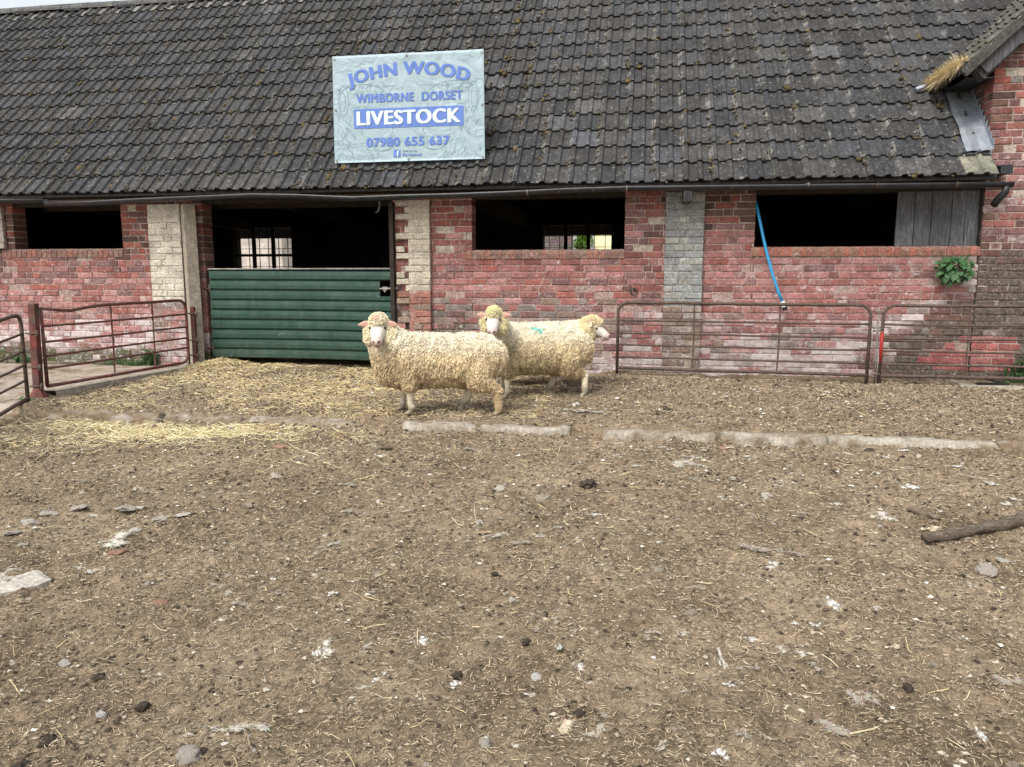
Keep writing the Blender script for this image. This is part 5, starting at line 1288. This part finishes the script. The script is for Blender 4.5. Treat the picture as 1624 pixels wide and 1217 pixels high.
# ------------------------------------------------------------------ sheep
def sheep(label, feet, heading, headpos, face, marks, seed, s=1.0, wooly_hind=True, tuft=(.78,.70,.50), tail=True):
    """feet: world xy(+lift) of near-front, far-front, near-hind, far-hind; heading unit xy; headpos world; face = direction the face looks"""
    rr = random.Random(seed); g_ = np.random.default_rng(seed)
    Hh = Vector((heading[0], heading[1], 0)).normalized(); Lf = Vector((-Hh.y, Hh.x, 0))
    ctr = Vector((marks['c'][0], marks['c'][1], 0)); zg = gz(ctr.x, ctr.y)
    def Wd(x, y, z): return ctr+Hh*(x*s*.93)+Lf*(y*s)+Vector((0, 0, zg+z*s))
    prim = []        # (centre, radii local (x,y,z), is_wool, inflate)
    def blob(p, r, wool, ax=None): prim.append((Vector(p), r, wool))
    def chain(pts, wool, step=.35):
        for (p, r), (q, t) in zip(pts[:-1], pts[1:]):
            p, q = Vector(p), Vector(q); L = (q-p).length; n = max(1, int(L/(min(r, t)*step)))
            for i_ in range(n+1): k = i_/n; blob(p.lerp(q, k), (r+(t-r)*k,)*3, wool)
    # torso
    keys = [(-.47, .475, .095, .13), (-.42, .465, .15, .19), (-.33, .46, .185, .222), (-.18, .452, .20, .228), (0, .45, .205, .232), (.17, .452, .20, .232), (.30, .455, .18, .235), (.40, .46, .15, .215), (.47, .47, .105, .165)]
    for (a, b_) in zip(keys[:-1], keys[1:]):
        for k in np.linspace(0, 1, 5)[:-1]:
            v = [a[i_]+(b_[i_]-a[i_])*k for i_ in range(4)]; blob(Wd(v[0], 0, v[1]), (.11*s, v[2]*s, v[3]*s), 1)
    Hc = Vector(headpos); D = Vector(face).normalized(); SD = D.cross(Vector((0,0,1))).normalized(); HU = SD.cross(D).normalized()
    # neck and woolly throat
    nb = Wd(.36, 0, .53); hb = Hc-D*.045-HU*.02
    chain([(nb, .165*s), (nb.lerp(hb, .5)-Vector((0,0,.01)), .14*s), (hb, .102*s)], 1)
    th_ = marks.get('throat', .0); cb = Wd(.45+th_, 0, .36); chain([(cb, .125*s), (cb.lerp(hb-HU*.09, .5), .115*s), (hb-HU*.09+D*.01, .088*s)], 1)
    chain([(Wd(.40, 0, .33), .11*s), (Wd(.46, 0, .42), .10*s)], 1)
    # head (skin) with woolly poll and cheeks (wool)
    fx_ = marks.get('fd', .62); Fd = (D*.80-HU*fx_).normalized()          # muzzle slopes forward and down
    chain([(Hc, .074*s), (Hc+Fd*.055*s, .066*s), (Hc+Fd*.105*s, .054*s), (Hc+Fd*.15*s, .047*s), (Hc+Fd*.175*s, .039*s)], 0, .25)
    for sd2 in (-1, 1): blob(Hc+Fd*.158*s+SD*.016*s*sd2-HU*.004*s, (.034*s,)*3, 0)
    blob(Hc+Fd*.165*s+HU*-.014*s, (.036*s,)*3, 0); blob(Hc+Fd*.145*s-HU*.034*s, (.034*s,)*3, 0)
    for sd2 in (-1, 1):
        blob(Hc+SD*.036*s*sd2+D*.035*s+HU*.014*s, (.032*s,)*3, 0)       # brow
        blob(Hc+SD*.064*s*sd2-D*.026*s-HU*.030*s, (.060*s,)*3, 1); blob(Hc+SD*.055*s*sd2-D*.012*s-HU*.085*s, (.064*s,)*3, 1)
    blob(Hc+HU*.048*s-D*.015*s, (.076*s,)*3, 1); blob(Hc+HU*.052*s+D*.036*s, (.056*s,)*3, 1); blob(Hc-D*.06*s+HU*.01*s, (.088*s,)*3, 1)
    nsk = len(prim)
    for sd2 in (-1, 1):           # ears
        e0 = Hc+SD*.066*s*sd2+HU*.030*s-D*.012*s; ed = (SD*sd2*.94+HU*marks.get('ear', .12)+D*.22).normalized()
        for k in np.linspace(0, 1, 12):
            w_ = (.006+.027*math.sin(PI*(.18+.78*k))**.9*(1-.25*k))*s
            prim.append((e0+ed*(.095*k)*s+HU*(-.010*k*k)*s, (w_, w_, w_), 2))
    # legs
    def leg(hip, knee, hoof, front, lift=0, woolh=0):
        x, y, z = hoof.x, hoof.y, hoof.z
        if front:
            chain([(hip, .09*s), (hip.lerp(knee, .6), .070*s), (knee+Vector((0,0,.02*s)), .046*s)], 1)
            chain([(knee+Vector((0,0,.035*s)), .036*s), (knee, .038*s), (knee.lerp(hoof, .38), .0255*s), (knee.lerp(hoof, .62), .0245*s), (hoof+Vector((0,0,.062*s))-Hh*.008*s, .033*s), (hoof+Vector((0,0,.036*s)), .025*s)], 3)
        else:
            st_ = hip.lerp(knee, .45)+Hh*.07*s+Vector((0,0,-.01)); 
            chain([(hip, .125*s), (st_, .098*s), (knee.lerp(st_, .42), .060*s)], 1)
            chain([(knee.lerp(st_, .42), .052*s), (knee, .034*s)], 1 if woolh else 3)
            chain([(knee, .033*s if not woolh else .038*s), (knee.lerp(hoof, .55), (.026 if not woolh else .034)*s), (hoof+Vector((0,0,.065*s)), .031*s), (hoof+Vector((0,0,.038*s)), .026*s)], 1 if woolh == 2 else 3)
        for k in (-1, 1):
            for q in (0, .5, 1): blob(hoof+Hh*(.012+.018*q)*s+Lf*k*.012*s+Vector((0, 0, (.028-.012*q)*s)), (.019*s, .015*s, .016*s), 4)
    for idx, (fx, fy, lift, kb) in enumerate(feet):
        hoof = Vector((fx, fy, gz(fx, fy)+lift)); side = 1 if (hoof-ctr).dot(Lf) > 0 else -1; side = marks['sides'][idx]
        if idx < 2:
            hip = Wd(.28, .09*side, .36); kn = Vector((hip.x*.35+hoof.x*.65, hip.y*.35+hoof.y*.65, zg+.20*s))+Hh*(.012+kb)*s
            leg(hip, kn, hoof, True)
        else:
            hip = Wd(-.30, .085*side, .38); kn = Vector((hip.x*.32+hoof.x*.68, hip.y*.32+hoof.y*.68, zg+.205*s+lift*.6))-Hh*(.052+kb)*s
            leg(hip, kn, hoof, False, woolh=(marks.get('wh', (0, 0))[idx-2]))
    if tail: chain([(Wd(-.50, 0, .56), .045*s), (Wd(-.535, 0, .47), .04*s), (Wd(-.53, 0, .36), .034*s)], 1)
    # one skin: union of all volumes by voxel remesh
    bm = bmesh.new()
    for p, r, t in prim:
        mt = Matrix.Translation(p) @ (Matrix(((Hh.x, Lf.x, 0, 0), (Hh.y, Lf.y, 0, 0), (0, 0, 1, 0), (0, 0, 0, 1))) @ Matrix.Diagonal((r[0], r[1], r[2], 1)))
        if t == 2: mt = Matrix.Translation(p) @ Matrix(((SD.x, D.x, HU.x, 0), (SD.y, D.y, HU.y, 0), (SD.z, D.z, HU.z, 0), (0, 0, 0, 1))) @ Matrix.Diagonal((r[0]*.7, r[0]*.42, r[0]*1.0, 1))
        bmesh.ops.create_icosphere(bm, subdivisions=2, radius=1, matrix=mt)
    me = bpy.data.meshes.new('tmp'); bm.to_mesh(me); bm.free(); tmp = bpy.data.objects.new('tmp', me); COL.objects.link(tmp)
    md = tmp.modifiers.new('r', 'REMESH'); md.mode = 'VOXEL'; md.voxel_size = .0062*s; md.use_smooth_shade = True
    md2 = tmp.modifiers.new('s', 'SMOOTH'); md2.factor = .5; md2.iterations = 3
    bpy.context.view_layer.update(); me2 = bpy.data.meshes.new_from_object(tmp.evaluated_get(bpy.context.evaluated_depsgraph_get())); bpy.data.objects.remove(tmp); bpy.data.meshes.remove(me)
    nv = len(me2.vertices); co = np.zeros(nv*3, np.float32); me2.vertices.foreach_get('co', co); co = co.reshape(-1, 3).astype(float)
    no = np.zeros(nv*3, np.float32); me2.vertices.foreach_get('normal', no); no = no.reshape(-1, 3).astype(float)
    best = np.full(nv, 9.); typ = np.zeros(nv, int); Hv, Lv = np.array(Hh), np.array(Lf)
    for p, r, t in prim:
        d_ = co-np.array(p); q = np.sqrt((d_@Hv/r[0])**2+(d_@Lv/r[1])**2+(d_[:,2]/r[2])**2)
        q = (q-1)*min(r); 
        if t == 2: q = np.linalg.norm(d_, axis=1)-r[0]*.9
        m_ = q < best; best[m_] = q[m_]; typ[m_] = t
    lx = (co-np.array(ctr))@Hv; lz = (co[:,2]-zg)/s
    hc = np.array(Hc); hd = (co-hc)@np.array(D); hsd = (co-hc)@np.array(SD); hhu = (co-hc)@np.array(HU); fd = (co-hc)@np.array(Fd)
    # colours
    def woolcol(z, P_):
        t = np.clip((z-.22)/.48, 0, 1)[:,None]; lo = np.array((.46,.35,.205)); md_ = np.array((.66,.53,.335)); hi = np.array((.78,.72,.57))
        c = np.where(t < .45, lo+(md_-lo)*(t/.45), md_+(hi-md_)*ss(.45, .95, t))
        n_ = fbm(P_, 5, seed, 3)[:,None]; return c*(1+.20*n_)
    wc = woolcol(lz, co); up1 = ss(.085*s, .03*s, fd)[:,None]; skin = np.array((.60,.555,.51))*(1-up1)+np.array((.58,.49,.34))*up1; skin = skin* (1+.05*vnoise(co, 30, 3))[:,None]
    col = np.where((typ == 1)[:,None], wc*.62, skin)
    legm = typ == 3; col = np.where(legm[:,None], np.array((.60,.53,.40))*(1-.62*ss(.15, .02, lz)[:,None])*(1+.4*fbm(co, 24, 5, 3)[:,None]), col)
    col = np.where((typ == 4)[:,None], np.array((.30,.25,.18)), col)
    em = typ == 2; inner = em & ((no@np.array(D)) > .55) & (np.abs(hsd) > .085*s); col = np.where(em[:,None], np.array((.62,.50,.36)), col); col = np.where(inner[:,None], np.array((.50,.29,.23)), col)
    mz = (typ == 0); tip = fd
    col = np.where((mz & (tip > .150*s) )[:,None], np.array((.56,.45,.41)), col)
    nose = mz & (tip > .175*s) & (np.abs(hsd) < .030*s) & (hhu > -.135*s); 
    Nc = hc+np.array(Fd)*.200*s+np.array(HU)*.008*s
    for sd2 in (-1, 1):
        pn = hc+np.array(Fd)*.202*s+np.array(HU)*.014*s+np.array(SD)*.016*s*sd2; dn = np.linalg.norm(co-pn, axis=1); col = np.where((dn < .0145*s)[:,None], np.array((.16,.09,.08)), col); co = co-no*(.004*(dn < .012*s))[:,None]
    dm = np.abs(hhu+.142*s+.004*np.cos(hsd*60)); mo = mz & (tip > .125*s) & (dm < .0045*s); col = np.where(mo[:,None], np.array((.36,.18,.16)), col)
    pk = hc+np.array(Fd)*.200*s-np.array(HU)*.004*s; col = np.where((mz & (np.linalg.norm(co-pk, axis=1) < .013*s))[:,None], np.array((.62,.36,.33)), col)
    me2.vertices.foreach_set('co', co.astype(np.float32).ravel())
    a = me2.color_attributes.new('Col', 'FLOAT_COLOR', 'POINT'); a.data.foreach_set('color', np.c_[col, np.ones(nv)].astype(np.float32).ravel())
    me2.name = 'sheep'; me2.materials.clear(); me2.materials.append(M['skin']); me2.update()
    body = bpy.data.objects.new('sheep', me2); COL.objects.link(body); tag(body, label, 'sheep', None)
    # fleece: curly locks over the woolly skin
    me2.calc_loop_triangles(); nt_ = len(me2.loop_triangles); tri = np.zeros(nt_*3, np.int32); me2.loop_triangles.foreach_get('vertices', tri); tri = tri.reshape(-1, 3)
    A_, B__, C_ = co[tri[:,0]], co[tri[:,1]], co[tri[:,2]]; ar = np.linalg.norm(np.cross(B__-A_, C_-A_), axis=1)*.5
    wl = (typ[tri] == 1).all(1) & ~((fd[tri].mean(1) > .055*s) & (np.abs(hsd[tri].mean(1)) < .052*s) & (hhu[tri].mean(1) > -.15*s) & (hd[tri].mean(1) > .0)); ar = ar*wl
    headm = np.linalg.norm(co[tri].mean(1)-hc, axis=1) < .16*s
    ar2 = ar*np.where(headm, 1.6, 1.); n = 30000; ti = g_.choice(nt_, n, p=ar2/ar2.sum()); u = g_.random((n, 2)); fl = u.sum(1) > 1; u[fl] = 1-u[fl]
    tv = tri[ti]; P0 = co[tv[:,0]]*(1-u.sum(1))[:,None]+co[tv[:,1]]*u[:,:1]+co[tv[:,2]]*u[:,1:]; N0 = no[tv].mean(1); N0 /= np.linalg.norm(N0, axis=1)[:,None]
    hl = headm[ti]; z_ = (P0[:,2]-zg)/s
    # growth follows a coarse flow field so that locks clump together
    Pa = P0*np.array([1, 1, .42]); fl1 = np.c_[vnoise(Pa, 26, seed), vnoise(Pa, 26, seed+1), vnoise(Pa, 26, seed+2)]
    down = np.array((0, 0, -1.)); Dv = N0*.75+down*.55+fl1*.55+g_.normal(0, .18, (n, 3)); Dv[hl] = (N0*1.1+fl1*.6+g_.normal(0, .3, (n, 3)))[hl]; Dv /= np.linalg.norm(Dv, axis=1)[:,None]
    cell = vnoise(Pa, 58, seed+9); L = (.016+.010*g_.random(n)+.007*cell)*s; L[hl] *= .85; legz = z_ < .20; L[legz] *= .45
    wdt = (.0033+.0021*g_.random(n))*s; side = np.cross(Dv, N0+g_.normal(0, .3, (n, 3))); side /= np.linalg.norm(side, axis=1)[:,None]+1e-9; up_ = np.cross(side, Dv)
    ph = g_.uniform(0, 6.28, n); rows = []; K = 4; 
    for k in range(K):
        t = k/(K-1); curl = (.0040*s*t)*np.c_[np.cos(ph+t*3.5)][:,:1]; curl2 = (.0040*s*t)*np.c_[np.sin(ph+t*3.5)][:,:1]
        c_ = P0-N0*.004*s+Dv*(L*t)[:,None]+side*curl+up_*curl2+down*((L*t*t*.18)[:,None]); r_ = (wdt*(1.0, 1.15, .85, .18)[k])[:,None]
        rows.append(np.stack([c_+side*r_, c_+up_*r_, c_-side*r_, c_-up_*r_], 1))
    V = np.stack(rows, 1).reshape(-1, 3); Fq = []
    for k in range(K-1):
        for q in range(4): Fq.append([k*4+q, k*4+(q+1) % 4, (k+1)*4+(q+1) % 4, (k+1)*4+q])
    Fq = np.array(Fq); F = (Fq[None]+(np.arange(n)*K*4)[:,None,None]).reshape(-1, 4)
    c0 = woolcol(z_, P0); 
    c0[hl] = np.array(tuft)*(1+.12*fl1[hl][:, :1]); c0 = c0*g_.uniform(.82, 1.14, (n, 1))*(1+.26*cell[:,None])
    for (mp, mr, mc, ma) in marks.get('dye', []):
        d_ = np.linalg.norm((P0-np.array(mp))*np.array([1, .25, 1.25]), axis=1)+.012*vnoise(P0, 45, 6); k = ss(mr, mr*.5, d_)[:,None]*ma; c0 = c0*(1-k)+np.array(mc)*k
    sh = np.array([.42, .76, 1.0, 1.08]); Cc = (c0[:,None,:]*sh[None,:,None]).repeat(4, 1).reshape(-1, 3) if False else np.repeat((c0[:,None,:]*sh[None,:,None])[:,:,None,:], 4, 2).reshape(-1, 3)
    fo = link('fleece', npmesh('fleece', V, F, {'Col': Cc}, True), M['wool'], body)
    for sd2 in (-1, 1):      # eyes
        p = Hc+SD*.059*s*sd2+D*.052*s+HU*.000*s
        mb = MB(); bm = bmesh.new(); bmesh.ops.create_uvsphere(bm, u_segments=12, v_segments=8, radius=.0135*s); 
        mb.add([p+v.co for v in bm.verts], [tuple(v.index for v in f.verts) for f in bm.faces], (.05,.035,.025)); bm.free(); mb.build('eye', M['eye'], body, True)
    return body
m, n, b = nmat('eye_dark'); b.inputs['Base Color'].default_value = (.03,.022,.018, 1); b.inputs['Roughness'].default_value = .12; M['eye'] = m
def atdepth(px, py, Y): return onwall(px, py, Y)
# front sheep
h1 = atdepth(600, 520, -2.66)
sheep('front sheep standing side on with pink dye on its poll, face turned to the camera', [(-1.87, -2.58, 0, 0), (-2.00, -2.42, 0, 0), (-1.145, -2.47, 0, -.0), (-1.50, -2.27, 0, -.02)], (-.968, -.25), h1, (CAMP-h1).normalized()*1+Vector((-.12, 0, -.04)),
      {'c': (-1.63, -2.42), 'throat': .03, 'sides': (1, -1, 1, -1), 'wh': (2, 1), 'ear': .02, 'dye': [(tuple(h1+Vector((-.0, -.03, .09))), .042, (.72,.38,.31), .65), (tuple(atdepth(705, 522, -2.42)), .05, (.74,.40,.33), .6), ]}, 3, 1.0)
h2 = atdepth(783, 507, -1.98)
sheep('middle sheep with a turquoise mark on its back and a green tinged fringe', [(-1.215, -1.69, 0, 0), (-1.30, -1.50, 0, 0), (-.500, -1.50, 0, -.0), (-.86, -1.36, 0, -.04)], (-.97, -.24), h2, (CAMP-h2).normalized()+Vector((-.10, 0, -.02)),
      {'c': (-.94, -1.52), 'sides': (1, -1, 1, -1), 'wh': (1, 1), 'ear': .22, 'dye': [(tuple(atdepth(846, 520, -1.66)), .052, (.10,.60,.55), 1.), (tuple(atdepth(857, 525, -1.66)), .045, (.10,.60,.55), .9), (tuple(h2+Vector((.01, -.02, .11))), .07, (.62,.66,.30), .55)]}, 8, .97, tuft=(.72,.64,.40))
h3 = atdepth(940, 519, -.98)
sheep('rear sheep mostly hidden behind the marked one, its head in profile facing right', [(-.70, -1.08, .10, 0), (-.80, -.92, 0, 0), (-1.42, -1.10, 0, 0), (-1.38, -.94, 0, 0)], (.985, .17), h3, (.97, -.10, -.20),
      {'c': (-1.02, -.96), 'fd': .30, 'sides': (-1, 1, -1, 1), 'ear': -.05}, 15, .965, tuft=(.78,.66,.42))
